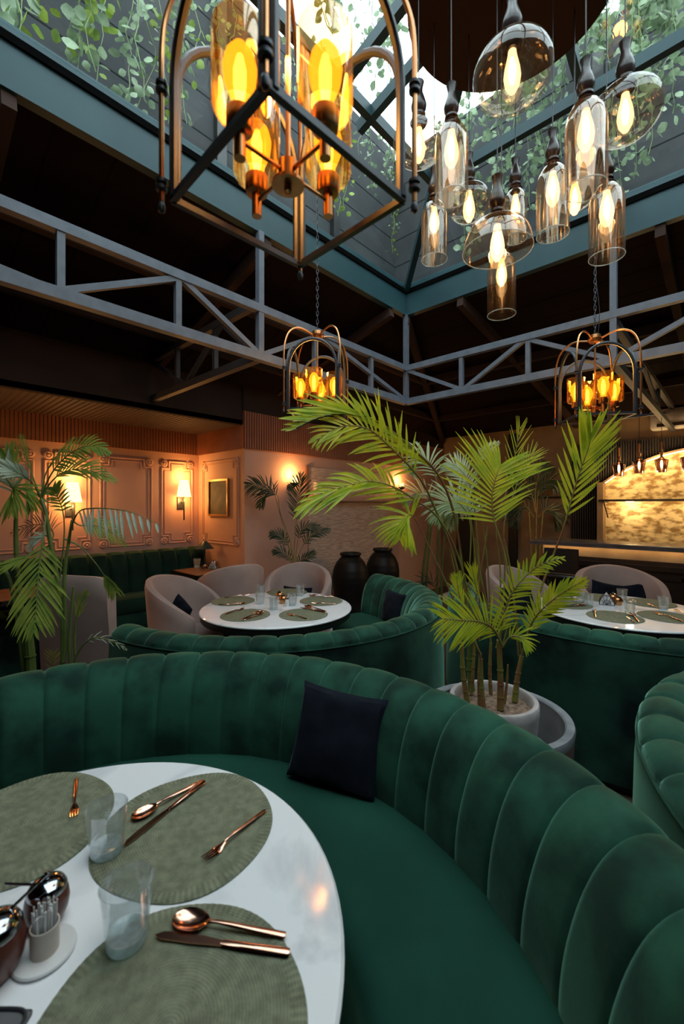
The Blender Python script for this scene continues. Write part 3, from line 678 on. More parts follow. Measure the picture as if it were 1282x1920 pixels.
# ================================================================ PLACEMATS
def placemat(r=.22, wob=.0):
    mb = MB(); n = 160; prof = [(0,.0006), (.02,.004), (.05,.0035)]+[(.05+.17*i/14, .0032+(.0010 if i % 2 else 0)) for i in range(1, 14)]+[(.215,.004), (.22,.002), (.22,.0003)]
    vs = []; m_ = len(prof)
    for r_, z in prof:
        r_ = r_*r/.22
        for k in range(n):
            a = 2*PI*k/n; rr = r_*(1+wob*math.sin(3*a+1)*(r_/r)+wob*.7*math.sin(5*a)*(r_/r)**2)
            fl = .0007 if (k % 2 and r_ > .19*r/.22) else 0
            vs.append((rr*math.cos(a), rr*math.sin(a), z+fl))
    fs = [(i*n+k, i*n+(k+1) % n, (i+1)*n+(k+1) % n, (i+1)*n+k) for i in range(m_-1) for k in range(n)]
    mb.add(vs, fs); return mb.mesh('placemat', M['sage'])
me_mat = placemat(.222, .018)
me_mat2 = placemat(.19, .0)
def put(me, name, loc, rz, label, cat, group=None, rot=None):
    o = bpy.data.objects.new(name, me); C.objects.link(o); o.location = loc
    o.rotation_euler = rot if rot else (0, 0, R(rz)); return tag(o, label, cat, group)
G_M = 'woven placemats'
for (X, Y), lab, rz in (((-.407, 1.128), 'round sage placemat at the back right of the nearest table', 10), ((-.283, .690), 'round sage placemat nearest the camera at the bottom edge', 70), ((-.853, 1.130), 'round sage placemat at the left edge of the nearest table', 40)):
    p = W(X, Y, TZ+.0006); put(me_mat, 'placemat', p, rz, lab, 'placemat', G_M)
def tabp(px, py, dz=0): return P(px, py, z=TZ+dz)
for px, py, lab in ((460, 1153.5, 'sage placemat at front left of the farther left table'), (569, 1152.5, 'sage placemat at front right of the farther left table'), (437, 1127, 'sage placemat at the left side of the farther left table'), (602, 1127, 'sage placemat at the right side of the farther left table'), (539, 1111, 'sage placemat at the far side of the farther left table'),
                    (1064, 1133, 'sage placemat at the left side of the right table'), (1152, 1157, 'sage placemat at the front of the right table'), (1250, 1157, 'sage placemat at the right front of the right table'), (1124, 1121, 'sage placemat at the far left of the right table'), (1218, 1131, 'sage placemat at the far right of the right table')):
    p = tabp(px, py); p.z = TZ+.0006; o = put(me_mat2, 'placemat', p, 0, lab, 'placemat', G_M)

# ================================================================ TUMBLERS
def tumbler():
    t = thing('glass_tumbler', '', 'glass', (0,0,0), 0, 'ribbed glass tumblers')
    mb = MB(); n = 36
    mb.lathe([(.034,.0), (.036,.006), (.037,.02), (.041,.06), (.046,.108), (.0475,.112), (.0455,.112), (.044,.106), (.0385,.06), (.0345,.022)], n); mb.build('wall', M['tumbler'], t)
    mb = MB(); mb.lathe([(0,.001), (.034,.001), (.0355,.008), (.034,.020), (.02,.016), (0,.015)], n); mb.build('thick_base', M['tumbler_base'], t)
    return t
TU = Proto(tumbler())
def glass_at(px, py, lab, dz=.005, sc=None): p = tabp(px, py, dz); p.z = TZ+dz; return TU.place(p, random.uniform(0, 90), lab, sc=sc)
glass_at(200, 1597, 'textured glass tumbler standing behind the other on the nearest table')
glass_at(238, 1765, 'textured glass tumbler in front beside the spoon on the nearest table', sc=1.04)
for px, py, lab in ((488, 1132, 'tumbler left of centre on the farther left table'), (489, 1118, 'tumbler behind the left one on the farther left table'), (513, 1143, 'front tumbler on the farther left table'), (548, 1135, 'tumbler right of centre on the farther left table'), (563, 1117, 'tumbler at the back right of the farther left table'),
                    (1088, 1131, 'leftmost tumbler on the right table'), (1103, 1136, 'second tumbler from left on the right table'), (1166, 1126, 'tumbler behind the copper jar on the right table'), (1180, 1150, 'front tumbler on the right table'), (1243, 1142, 'tumbler at the right end of the right table')):
    glass_at(px, py, lab, .001, sc=.92)

# ================================================================ CUTLERY
def strip(mb, st, th=.0035, segs=6):
    """flat tapering bar: list of (x, halfwidth, z)"""
    rows = []
    for x, hw, z in st:
        rows.append([(x, hw*math.cos(a), z+th/2*math.sin(a)) for a in [2*PI*k/8 for k in range(8)]])
    vs = [p for r_ in rows for p in r_]; m_ = len(rows)
    fs = [(i*8+k, i*8+(k+1) % 8, (i+1)*8+(k+1) % 8, (i+1)*8+k) for i in range(m_-1) for k in range(8)]
    fs += [tuple(range(7, -1, -1)), tuple((m_-1)*8+k for k in range(8))]
    mb.add(vs, fs)
def handle(mb): strip(mb, [(-.11,.0045,.004), (-.108,.0062,.004), (-.07,.0062,.006), (-.02,.005,.009), (.015,.0032,.011), (.03,.003,.009)], .0055)
def spoon():
    t = thing('spoon', '', 'spoon', (0,0,0), 0, 'copper spoons')
    mb = MB(); handle(mb); mb.build('handle', M['cutlery'], t)
    mb = MB(); n = 24; vs = []; rings = [0, .35, .65, .88, 1, 1.03]
    for j, rr in enumerate(rings):
        for k in range(n):
            a = 2*PI*k/n; wd = .021*(1+.12*math.cos(a)); z = .009-.0075*(1-min(rr, 1)**2.2)+(.001 if j == 5 else 0)
            vs.append((.062+.033*rr*math.cos(a), wd*rr*math.sin(a), z))
    for k in range(n): a = 2*PI*k/n; vs.append((.062+.032*math.cos(a), .0205*math.sin(a), .0075))
    for k in range(n): a = 2*PI*k/n; vs.append((.062+.018*math.cos(a), .012*math.sin(a), .0005))
    m_ = 8; fs = [(i*n+k, (i+1)*n+k, (i+1)*n+(k+1) % n, i*n+(k+1) % n) for i in range(m_-1) for k in range(n)]+[tuple(7*n+k for k in range(n))]
    mb.add(vs, fs); mb.build('bowl', M['cutlery'], t); return t
def knife():
    t = thing('knife', '', 'knife', (0,0,0), 0, 'copper knives')
    mb = MB(); strip(mb, [(-.11,.0045,.004), (-.108,.0068,.004), (-.05,.0068,.004), (-.005,.0052,.004), (.0,.004,.004)], .007); mb.build('handle', M['cutlery'], t)
    mb = MB(); out = [(-.004,-.004), (.03,-.0075), (.07,-.0085), (.098,-.006), (.11,.001), (.10,.006), (.05,.0065), (-.004,.004)]
    vs = [(x, y, .0032) for x, y in out]+[(x, y, .0048) for x, y in out]; L_ = len(out)
    mb.add(vs, [tuple(range(L_-1, -1, -1)), tuple(range(L_, 2*L_))]+[(i, (i+1) % L_, L_+(i+1) % L_, L_+i) for i in range(L_)]); mb.build('blade', M['cutlery'], t, False); return t
def fork():
    t = thing('fork', '', 'fork', (0,0,0), 0, 'copper forks')
    mb = MB(); handle(mb); mb.build('handle', M['cutlery'], t)
    mb = MB(); strip(mb, [(.028,.003,.009), (.04,.008,.006), (.05,.0115,.004), (.058,.012,.004), (.062,.0115,.005)], .003)
    for y in (-.0095, -.0032, .0032, .0095): mb.tube([(.058,y,.0045), (.075,y,.006), (.095,y*.92,.010)], [.0019,.0018,.0008], 6)
    mb.build('tines', M['cutlery'], t); return t
SP, KN, FO = Proto(spoon()), Proto(knife()), Proto(fork())
def lay(pr_, hx, hy, tx, ty, lab, dz=.005, sc=None, flip=False):
    """handle end pixel -> tip pixel on the table top"""
    a, b = tabp(hx, hy, dz), tabp(tx, ty, dz); c = (a+b)/2; c.z = TZ+dz
    d = b-a; L_ = math.hypot(d.x, d.y); s = sc or max(.8, min(1.25, L_/.21))
    return pr_.place(c, math.degrees(math.atan2(d.y, d.x)), lab, sc=s)
lay(SP, 377, 1467, 240, 1545, 'copper spoon lying beside a knife on the back right near placemat')
lay(KN, 380, 1470, 235, 1586, 'copper knife lying beside the spoon on the back right near placemat')
lay(FO, 494, 1524, 374, 1624, 'copper fork alone on the right of the back right near placemat')
lay(SP, 530, 1757, 316, 1727, 'shiny copper spoon at the bottom, on the placemat nearest the camera')
lay(KN, 537, 1790, 297, 1757, 'copper knife at the bottom, on the placemat nearest the camera')
lay(FO, 143, 1464, 138, 1541, 'copper fork on the left placemat of the nearest table')
ft = 'of the farther left table'
for pr_, hx, hy, tx, ty, lab in ((KN, 411, 1134, 448, 1133, 'copper knife on the left placemat '+ft), (SP, 426, 1135, 461, 1131, 'copper spoon on the left placemat '+ft), (FO, 422, 1121, 470, 1116, 'copper fork on the left placemat '+ft),
    (FO, 421, 1153, 459, 1141, 'copper fork on the front left placemat '+ft), (SP, 452, 1163, 495, 1147, 'copper spoon on the front left placemat '+ft), (KN, 458, 1163, 492, 1152, 'copper knife on the front left placemat '+ft),
    (FO, 575, 1161, 537, 1152, 'copper fork on the front right placemat '+ft), (SP, 610, 1147, 570, 1137, 'copper spoon on the front right placemat '+ft), (KN, 610, 1149, 563, 1140, 'copper knife on the front right placemat '+ft),
    (FO, 628, 1133, 582, 1132, 'copper fork on the right placemat '+ft), (SP, 622, 1118, 577, 1117, 'copper spoon on the right placemat '+ft), (KN, 625, 1119, 590, 1119, 'copper knife on the right placemat '+ft),
    (KN, 500, 1112, 512, 1105, 'copper knife on the far placemat '+ft),
    (FO, 1055, 1115, 1079, 1123, 'copper fork on the left placemat of the right table'), (KN, 1042, 1138, 1085, 1137, 'copper knife on the left placemat of the right table'), (SP, 1055, 1138, 1098, 1135, 'copper spoon on the left placemat of the right table'),
    (FO, 1116, 1159, 1113, 1143, 'copper fork standing out on the front placemat of the right table'), (SP, 1198, 1168, 1181, 1150, 'copper spoon on the front placemat of the right table'), (KN, 1190, 1168, 1174, 1157, 'copper knife on the front placemat of the right table'),
    (FO, 1282, 1167, 1222, 1148, 'copper fork on the right front placemat of the right table'), (SP, 1282, 1151, 1268, 1145, 'copper spoon at the right edge on the right table'), (FO, 1232, 1141, 1216, 1134, 'copper fork on the far right placemat of the right table')):
    lay(pr_, hx, hy, tx, ty, lab)

# ================================================================ CONDIMENTS ON THE NEAREST TABLE
def put_at(o, px, py): p = tabp(px, py); o.location = (p.x, p.y, TZ+.0006); return o
t = thing('toothpick_holder', 'small white toothpick holder on a round saucer, near table', 'toothpick holder')
mb = MB(); mb.lathe([(0,0), (.043,0), (.047,.004), (.045,.007), (.02,.006), (0,.006)], 40); mb.build('saucer', M['white'], t)
mb = MB(); mb.lathe([(.0,.006), (.021,.006), (.0215,.05), (.0195,.05), (.019,.012)], 32); mb.build('cup', M['plastic'], t)
mb = MB()
for i in range(44):
    a = random.uniform(0, 2*PI); r_ = .016*math.sqrt(random.random()); mb.tube([(r_*math.cos(a), r_*math.sin(a), .01), (r_*1.15*math.cos(a), r_*1.15*math.sin(a), .078+random.uniform(-.004, .004))], .0013, 4)
mb.build('toothpicks', M['linen'], t); put_at(t, 84, 1788)
t.scale = (1.12,)*3
def pot(lab, px, py, s, rz):
    t = thing('condiment_pot', lab, 'condiment pot', (0,0,0), 0, 'turned wood condiment pots')
    mb = MB(); mb.lathe([(0,0), (.03,0), (.036,.006), (.046,.03), (.049,.05), (.046,.07), (.043,.078), (.038,.078), (.036,.07)], 40); mb.build('body', M['brownwood'], t)
    mb = MB(); mb.lathe([(.043,.079), (.0435,.084), (.038,.094), (.026,.103), (.01,.107), (0,.1075)], 40)
    mb.lathe([(.0,.107), (.005,.108), (.008,.115), (.006,.122), (0,.124)], 20); mb.build('lid', M['chrome'], t)
    mb = MB(); mb.tube([(.02,0,.10), (.05,0,.112), (.085,0,.128)], .003, 8); mb.build('spoon_handle', M['chrome'], t)
    put_at(t, px, py); t.rotation_euler = (0, 0, R(rz)); t.scale = (s, s, s); return t
pot('reddish brown condiment pot with chrome lid behind the toothpick holder', 88, 1728, .82, 160)
pot('reddish brown condiment pot with chrome lid at the left picture edge', -12, 1830, 1.0, 5)
t = thing('square_dish', 'small grey square dish with dark rim at bottom left corner', 'dish')
mb = MB(); mb.bbox(-.06, .06, -.06, .06, 0, .006, .005); mb.build('plate', M['bowl'], t)
mb = MB(); mb.tube([(.058*math.copysign(1, math.cos(a))*abs(math.cos(a))**.35, .058*math.copysign(1, math.sin(a))*abs(math.sin(a))**.35, .008) for a in [2*PI*(i+.5)/48 for i in range(48)]], .003, 8, closed=True); mb.build('rim', M['blackmetal'], t)
put_at(t, -62, 1985); t.rotation_euler = (0, 0, R(CAMROT))
# far tables' centre pieces
def mug(lab, px, py, mt='copper', s=.9):
    t = thing('copper_jar', lab, 'jar', (0,0,0), 0, 'small copper jars')
    mb = MB(); mb.lathe([(0,0), (.028,0), (.038,.015), (.041,.04), (.036,.06), (.028,.068), (.024,.068)], 28); mb.build('body', M[mt], t)
    mb = MB(); mb.lathe([(.027,.069), (.024,.078), (.008,.084), (.007,.092), (0,.094)], 24); mb.build('lid', M['chrome'], t)
    put_at(t, px, py); t.scale = (s, s, s); return t
mug('copper jar among the tumblers at the middle of farther left table', 531, 1131)
mug('copper jar behind the other one on farther left table', 524, 1124)
mug('copper jar beside the napkins on the right table', 1158, 1134)
mug('copper jar behind, left of the other one on right table', 1149, 1128)
def napkins(lab, px, py, rz, s=1):
    t = thing('napkin_holder', lab, 'napkin holder', (0,0,0), 0, 'napkin holders')
    for y in (-.028, .028):
        mb = MB(); n = 16; arc = [(.055*math.cos(PI*i/n), y, .002+.085*math.sin(PI*i/n)) for i in range(n+1)]
        mb.tube(arc, .003, 6); mb.tube([arc[0], arc[-1]], .003, 6)
        for i in (3, 5, 8, 11, 13): mb.tube([(0, y, .002), arc[i]], .002, 5)
        mb.tube([(.03*math.cos(PI*i/n), y, .002+.045*math.sin(PI*i/n)) for i in range(n+1)], .002, 5)
        mb.build('side_frame', M['blackmetal'], t)
    mb = MB(); mb.box(-.055, .055, -.03, .03, 0, .003); mb.build('base', M['blackmetal'], t, False)
    mb = MB()
    for k_ in range(9):
        y = -.022+k_*.0055; h_ = .105
        mb.add([(-.06,y,.004), (.06,y,.004), (0,y+.002,h_), (-.06,y+.003,.004), (.06,y+.003,.004), (0,y+.005,h_)], [(0,1,2), (5,4,3), (0,3,4,1), (1,4,5,2), (2,5,3,0)])
    mb.build('napkins', M['linen'], t, False)
    put_at(t, px, py); t.rotation_euler = (0,0,R(rz)); t.scale = (s,)*3; return t
napkins('black wire napkin holder with white napkins on the right table', 1137, 1134, CAMROT-28)
t = thing('salt_shaker', 'small white shaker behind front tumbler on farther left table', 'shaker')
mb = MB(); mb.lathe([(0,0), (.018,0), (.017,.05), (.012,.06)], 20); mb.build('body', M['white'], t)
mb = MB(); mb.lathe([(.0125,.06), (.013,.07), (.008,.077), (0,.078)], 20); mb.build('cap', M['chrome'], t); put_at(t, 538, 1137)

# ================================================================ CHAIRS
def barrel_chair():
    t = thing('tub_chair', '', 'chair', (0,0,0), 0, 'mauve upholstered chairs')
    # opening towards +x, back at -x; shell with sloping arms
    ro, ri = .34, .275; n = 48; sp = R(128)
    mb = MB(); prof_n = 10
    def top(a): # a=0 at back, +-1 at the fronts
        k = abs(a); return .93-.30*(k**1.9) if k < 1 else .63
    def fn(u, v):
        a = (u*2-1); ang = PI+a*sp; zt = top(a); j = round(v*12)
        row = [(ro+.015,.05), (ro+.01,.25), (ro,.45), (ro+.005,zt-.12), (ro+.008,zt-.05), (ro-.003,zt-.012), (ro-.032,zt), (ri+.008,zt-.012), (ri-.004,zt-.05), (ri-.005,zt-.14), (ri-.005,.48), (ri,.42), (ri,.38)]
        r_, z = row[j]
        lean = .05*max(0, (z-.4))/.5*(1-abs(a)); 
        wr = .005*noise.noise(Vector((u*9, v*5, .3)))
        return ((r_+lean+wr)*math.cos(ang), (r_+lean+wr)*math.sin(ang)*1.0, z)
    mb.grid(fn, n, 12)
    for u in (0, 1):
        rr = [fn(u, j/12) for j in range(13)]; m_ = len(mb.v); cen = tuple(sum(q[i] for q in rr)/13 for i in range(3))
        mb.v += rr+[cen]; mb.f += [(m_+i, m_+(i+1) % 13, m_+13) for i in range(13)]
    mb.build('shell', M['mauve'], t)
    mb = MB(); pts = []
    def seat(u, v):
        a = 2*PI*u; r_ = [0, .12, .2, .245, .268, .275, .275][round(v*6)]; z = [.475, .474, .468, .455, .43, .40, .28][round(v*6)]
        return (r_*math.cos(a)+.01, r_*math.sin(a), z)
    mb.grid(seat, 40, 6); mb.build('seat_cushion', M['mauve'], t)
    mb = MB()
    mb.grid(lambda u, v: ((.345+.01*math.sin(u*46))*math.cos(2*PI*u), (.345+.01*math.sin(u*46))*math.sin(2*PI*u)*.98, [.40, .25, .04][round(v*2)]), 96, 2)
    mb.build('skirt', M['mauve'], t); return t
TC = Proto(barrel_chair())
def chair_at(X, Y, face, lab, sc=None): p = W(X, Y); return TC.place(p, CAMROT+face, lab, sc=sc)
chair_at(-1.37, 3.86, -12, 'mauve tub chair at the left side of farther left table', sc=(1.0, 1.0, 1.03))
chair_at(-.47, 4.52, -96, 'mauve tub chair at the far side of farther left table', sc=(1.0, 1.0, 1.03))
chair_at(-1.22, 4.62, 128, 'mauve tub chair seen from behind at the small wooden table', sc=(1.0, 1.0, 1.08))
chair_at(1.88, 4.40, -55, 'mauve tub chair at far left of the right table', sc=(1.0, 1.0, 1.02))
chair_at(2.80, 4.28, -105, 'wide mauve tub chair at far side of right table before bar', sc=(1.12, 1.15, 1.03))
def pil(px, py, Y, s, rz, lab, tilt=-12, roll=0):
    q = P(px, py, Y=Y); cushion('throw_cushion', lab, tuple(q), s, s, .11, CAMROT+rz, tilt, roll=roll)
pil(972, 1131, 4.12, .34, 12, 'navy cushion on the tub chair at far left of right table', roll=-6)
pil(1136, 1121, 4.42, .32, 0, 'left of two navy cushions on the wide tub chair', roll=12)
pil(1199, 1123, 4.42, .32, -10, 'right of two navy cushions on the wide tub chair', roll=-12)
pil(556, 1128, 4.62, .32, -5, 'navy cushion on the tub chair beyond the farther left table', roll=3)
pil(336, 1150, 3.93, .26, -35, 'dark cushion in the tub chair left of farther left table', roll=25)
# square-backed dining chair
t = thing('dining_chair', 'mauve square backed dining chair with dark legs behind left palm', 'chair', (0,0,0), 0, 'mauve upholstered chairs')
mb = MB()
def sb(u, v):
    x = (u*2-1); k = round(v*10); zz = [.34,.36,.5,.7,.9,1.0,1.035,1.03,.98,.6,.36][k]; yy = [-.0,-.035,-.045,-.055,-.07,-.072,-.05,-.0,.01,.02,.02][k]
    e = 1-abs(x)**8; cz = zz if zz < .9 else zz-.05*(abs(x)**6)
    return (x*.31, yy-.25+ (.02*x*x), cz)
mb.grid(sb, 28, 10)
for u in (0, 1):
    rr = [sb(u, j/10) for j in range(11)]; m_ = len(mb.v); mb.v += rr; mb.f.append(tuple(range(m_, m_+11)))
mb.build('backrest', M['mauve'], t)
mb = MB(); mb.bbox(-.31, .31, -.26, .28, .34, .48, .04); mb.build('seat', M['mauve'], t)
for x, y in ((-.27,-.26), (.27,-.26), (-.27,.24), (.27,.24)):
    mb = MB(); mb.tube([(x, y, .36), (x*1.04, y*1.08, 0)], [.022, .014], 8); mb.build('leg', M['blackwood'], t)
p = W(-1.83, 3.28); t.location = (p.x, p.y, 0); t.rotation_euler = (0, 0, R(CAMROT-22+8)); t.scale = (.98, .98, 1.07)

# ================================================================ BENCH AND WOODEN TABLES
t = thing('banquette', 'long dark green channelled velvet bench along the panelled wall', 'bench', (0,0,0))
ba0, ba1, ch = -1.6, 2.86, .19; n = round((ba1-ba0)/ch)
prof = [(5.06,.60), (5.07,.80), (5.09,.95), (5.13,1.03), (5.19,1.05), (5.26,1.045), (5.30,1.0)]
def bf(u, v):
    k = u*n; f = k-math.floor(k) if u < 1 else 1.0; j = round(v*6); y, z = prof[j]
    puff = abs(math.sin(PI*f))**.4*.045; up = puff*(1 if 3 <= j <= 5 else 0)*.5
    return (ba0+(ba1-ba0)*u, y-puff*(1 if j < 4 else .2), z+up)
mb = MB(); mb.grid(bf, n*10, 6)
mb.add([(ba1, y, z) for y, z in prof]+[(ba1, 5.3, .6)], [tuple(range(8))]); mb.build('channelled_back', M['bench'], t)
mb = MB(); mb.bbox(ba0, ba1, 4.72, 5.1, .45, .62, .04); mb.build('seat', M['bench'], t)
mb = MB(); mb.box(ba0, ba1, 4.75, 5.3, .06, .46); mb.build('base', M['velvet_back'], t, False)
mb = MB(); mb.box(ba0, ba1-.02, 4.8, 5.3, 0, .06); mb.build('plinth', M['black'], t, False)
def wood_table(lab, a0_, a1_, b0_, b1_):
    t = thing('wooden_table', lab, 'table', ((a0_+a1_)/2, (b0_+b1_)/2, 0), 0, 'small wooden tables by the bench')
    x, y = (a1_-a0_)/2, (b1_-b0_)/2
    mb = MB(); mb.box(-x+.01, x-.01, -y+.01, y-.01, .80, .825); mb.build('tabletop', M['tablewood'], t, False)
    mb = MB(); mb.box(-x, x, -y, y, .785, .80); mb.box(-x, x, -y, -y+.01, .80, .822); mb.box(-x, x, y-.01, y, .80, .822); mb.box(-x, -x+.01, -y, y, .80, .822); mb.box(x-.01, x, -y, y, .80, .822); mb.build('edge_band', M['black'], t, False)
    mb = MB(); mb.box(-.035, .035, -.035, .035, .03, .785); mb.build('pedestal', M['black'], t, False)
    mb = MB(); mb.box(-.22, .22, -.2, .2, 0, .03); mb.build('base', M['black'], t, False)
    return t
wood_table('small brown wooden table before the bench end, holding condiments', 2.36, 2.88, 4.38, 5.0)
pl_ = P(60, 1098, z=.82)
wood_table('small brown wooden table by the bench behind the left palm', pl_.x-.35, pl_.x+.4, 4.36, 5.0)
def at83(o, px, py): p = P(px, py, z=.826); o.location = (p.x, p.y, .8255); return o
o = TU.place((0,0,0), 0, 'tumbler standing on the small wooden table at the bench end'); at83(o, 369, 1064)
o = TU.place((0,0,0), 0, 'reddish tumbler behind the square backed chair'); at83(o, 160, 1083)
t = thing('bud_vase', 'tiny white vase behind the square backed chair', 'vase'); mb = MB(); mb.lathe([(0,0), (.02,0), (.025,.03), (.014,.06), (.013,.085), (.02,.10)], 20); mb.build('body', M['white'], t)
mb = MB(); mb.lathe([(.014,.084), (.0165,.09), (.0145,.094)], 20); mb.build('neck_ring', M['plastic'], t); at83(t, 134, 1084)
o = mug('copper jar on the small wooden table at the bench end', 0, 1500); at83(o, 402, 1062)
o = mug('low copper jar in front on the wooden table at bench end', 0, 1500, s=.6); at83(o, 384, 1065)
o = napkins('white napkin holder on the wooden table at the bench end', 0, 1500, -60, .8); at83(o, 398, 1066)
t = thing('mushroom_lamp', 'small table lamp with dark teal cone shade near bench end', 'table lamp')
mb = MB(); mb.lathe([(0,0), (.05,0), (.05,.01), (.008,.02), (.007,.26)], 24); mb.build('stand', M['blackmetal'], t)
mb = MB(); mb.lathe([(.11,.24), (.09,.262), (.03,.33), (.02,.335), (0,.336)], 32); mb.lathe([(.108,.239), (.088,.26), (.028,.327), (0,.33)], 32); mb.build('shade', M['teal'], t)
t.location = (2.72, 4.86, .8255)
# framed picture on the alcove side wall
yy0, yy1 = P(430, 930, a=WA).y, P(393, 930, a=WA).y
t = thing('framed_picture', 'small faded picture in gilt frame on alcove side wall', 'picture', (WA, (yy0+yy1)/2, 1.7))
hw = (yy1-yy0)/2
mb = MB(); mb.box(-.012, -.002, -hw+.02, hw-.02, -.21, .21); mb.build('canvas', M['canvas'], t, False)
mb = MB()
for b0_, b1_, z0_, z1_ in ((-hw, hw, .21, .235), (-hw, hw, -.235, -.21), (-hw, -hw+.025, -.21, .21), (hw-.025, hw, -.21, .21)): mb.box(-.03, -.001, b0_, b1_, z0_, z1_)
mb.build('frame', M['gilt'], t, False)

# ================================================================ BLACK JARS
def big_jar(lab, px, Yd, s, ht):
    p = W((px-CX)/F_PX*Yd, Yd); t = thing('pottery_jar', lab, 'jar', (p.x, p.y, .1), 0, 'tall black pottery jars')
    pr_ = [(0,0), (.13,0), (.14,.01), (.18,.12), (.225,.28), (.25,.44), (.25,.52), (.232,.62), (.19,.71), (.14,.765), (.125,.78)]
    mb = MB(); fine = []
    for i in range(len(pr_)-1):
        for k_ in range(4): f = k_/4; fine.append((pr_[i][0]*(1-f)+pr_[i+1][0]*f+(.0012 if (i*4+k_) % 3 == 0 else 0), pr_[i][1]*(1-f)+pr_[i+1][1]*f))
    mb.lathe(fine+[pr_[-1]], 56); mb.build('body', M['jar'], t)
    mb = MB(); mb.lathe([(.124,.775), (.13,.79), (.145,.80), (.148,.815), (.14,.83), (.12,.832), (.112,.82), (.11,.76), (.10,.70)], 56); mb.build('rim', M['jar'], t)
    t.scale = (s, s, ht/.83); return t
big_jar('tall black pottery jar standing left of its twin by reed panel', 657, 5.85, 1, .855)
big_jar('tall black pottery jar partly hidden, right of the other jar', 717, 6.35, .99, .865)

# ================================================================ POTS
pc = W(.745, 2.08)
t = thing('planter_bowl', 'wide round stone bowl on the floor holding the palm pot', 'planter', (pc.x, pc.y, 0))
mb = MB(); mb.lathe([(0,0), (.20,0), (.24,.02), (.30,.2), (.335,.42), (.344,.56)], 72); mb.build('bowl', M['bowl_out'], t)
mb = MB(); mb.lathe([(.344,.555), (.347,.585), (.343,.597), (.312,.598), (.304,.59)], 72); mb.build('rim', M['bowl_rim'], t)
mb = MB(); mb.lathe([(.305,.592), (.298,.5), (.27,.42), (0,.40)], 72); mb.build('inner_wall', M['bowl'], t)
mb = MB(); mb.lathe([(0,.402), (.265,.425), (.25,.43), (0,.425)], 48); mb.build('gravel', M['concrete'], t)
t = thing('plant_pot', 'pale concrete pot of the big palm, standing in stone bowl', 'plant pot', (pc.x-.02, pc.y+.0, .431))
mb = MB(); mb.lathe([(0,0), (.165,0), (.18,.01), (.195,.10), (.205,.20), (.205,.238), (.20,.245), (.182,.245), (.176,.238), (.172,.18)], 64); mb.build('body', M['concrete'], t)
mb = MB()
mb.grid(lambda u, v: (.176*v*math.cos(2*PI*u), .176*v*math.sin(2*PI*u), .20+.008*noise.noise(Vector((9*v*math.cos(2*PI*u), 9*v*math.sin(2*PI*u), 0)))), 48, 10); mb.build('soil', M['soil'], t)
# ================================================================ PALMS
def spline(pts, n):
    pts = [Vector(p) for p in pts]; pts = [pts[0]*2-pts[1]]+pts+[pts[-1]*2-pts[-2]]; out = []
    m_ = len(pts)-3
    for i in range(n+1):
        f = i/n*m_; k = min(int(f), m_-1); t = f-k; a, b, c, d = pts[k:k+4]
        out.append(.5*((2*b)+(c-a)*t+(2*a-5*b+4*c-d)*t*t+(3*b-a-3*c+d)*t*t*t))
    return out
def leaflet(mb, p, d, nrm, L_, wd, droop):
    """narrow folded blade of six steps, drooping along its length"""
    d = d.normalized(); side = d.cross(nrm)
    if side.length < 1e-3: side = d.cross(Vector((0,0,1)))
    side.normalize(); nn = side.cross(d); prev = None; n0_ = len(mb.v); q = Vector(p); dd = Vector(d); K = 6
    for i in range(K+1):
        f = i/K; wv = wd*(math.sin(PI*min(1, (f*.86+.13)))**.8) if f < 1 else .0006
        mb.v += [tuple(q-side*wv+nn*wv*.35), tuple(q), tuple(q+side*wv+nn*wv*.35)]
        dd = (dd+Vector((0,0,-droop/K*(.4+f)))).normalized(); q = q+dd*L_/K
    for i in range(K):
        a = n0_+i*3; mb.f += [(a, a+1, a+4, a+3), (a+1, a+2, a+5, a+4)]
WK = .72
def frond(root, pts, m='leaf', n=20, L=.28, wd=.011, start=.3, droop=.5, ang=50, up=None, one=0, rr=.005, name='frond', lsc=None, updir=None, tipL=.45):
    """pts: world points of the midrib; leaflets go out on both sides in the plane across 'up'"""
    o0 = root.location; path = [Vector(p)-o0 for p in spline(pts, 28)]
    rs = [rr*(1-.75*i/28) for i in range(29)]
    ra = MB(); ra.tube(path, rs, 6); f_o = ra.build('frond_stalk', M['cane'] if m in ('leaf', 'leaf_dark', 'leaf_pale') else M['bambu'], root)
    mb = MB()
    for k_ in range(n):
        f = start+(1-start)*(k_+.5)/n; x = f*28; i = min(int(x), 27); p = path[i].lerp(path[i+1], x-i); t = (path[min(i+1, 28)]-path[max(i-1, 0)]).normalized()
        u = Vector(up) if up is not None else Vector((0,0,1))
        s = t.cross(u)
        if s.length < .15: s = t.cross(W(0, 1))
        s.normalize(); g = (f-start)/(1-start)
        env = (math.sin(PI*(.12+.80*g))**.6)*(1-(1-tipL)*g**3)
        for sd in (-1, 1):
            if one and sd != one: continue
            a = R(ang*(1-.55*g)+random.uniform(-5, 5)); d = t*math.cos(a)+s*sd*math.sin(a)
            if updir is not None: d = d+Vector(updir)*.9
            jit = Vector((random.uniform(-1,1), random.uniform(-1,1), random.uniform(-1,1)))*.07
            leaflet(mb, p, d+jit, s.cross(t)*1.0 if True else u, L*env*random.uniform(.88, 1.08), wd*WK*(.6+.4*env), droop*random.uniform(.7, 1.3))
    lf = mb.build('leaflets', M[m], f_o); return f_o
def pts_of(l, Y, dY=0):
    """pixels -> points; the depth may drift along the frond"""
    n = len(l); return [P(x, y, Y=Y+dY*i/(n-1)) for i, (x, y) in enumerate(l)]
CF = W(0, -1)          # towards the camera
def facing(k=1.0, up=.0): v = CF*k+Vector((0,0,up)); return tuple(v)
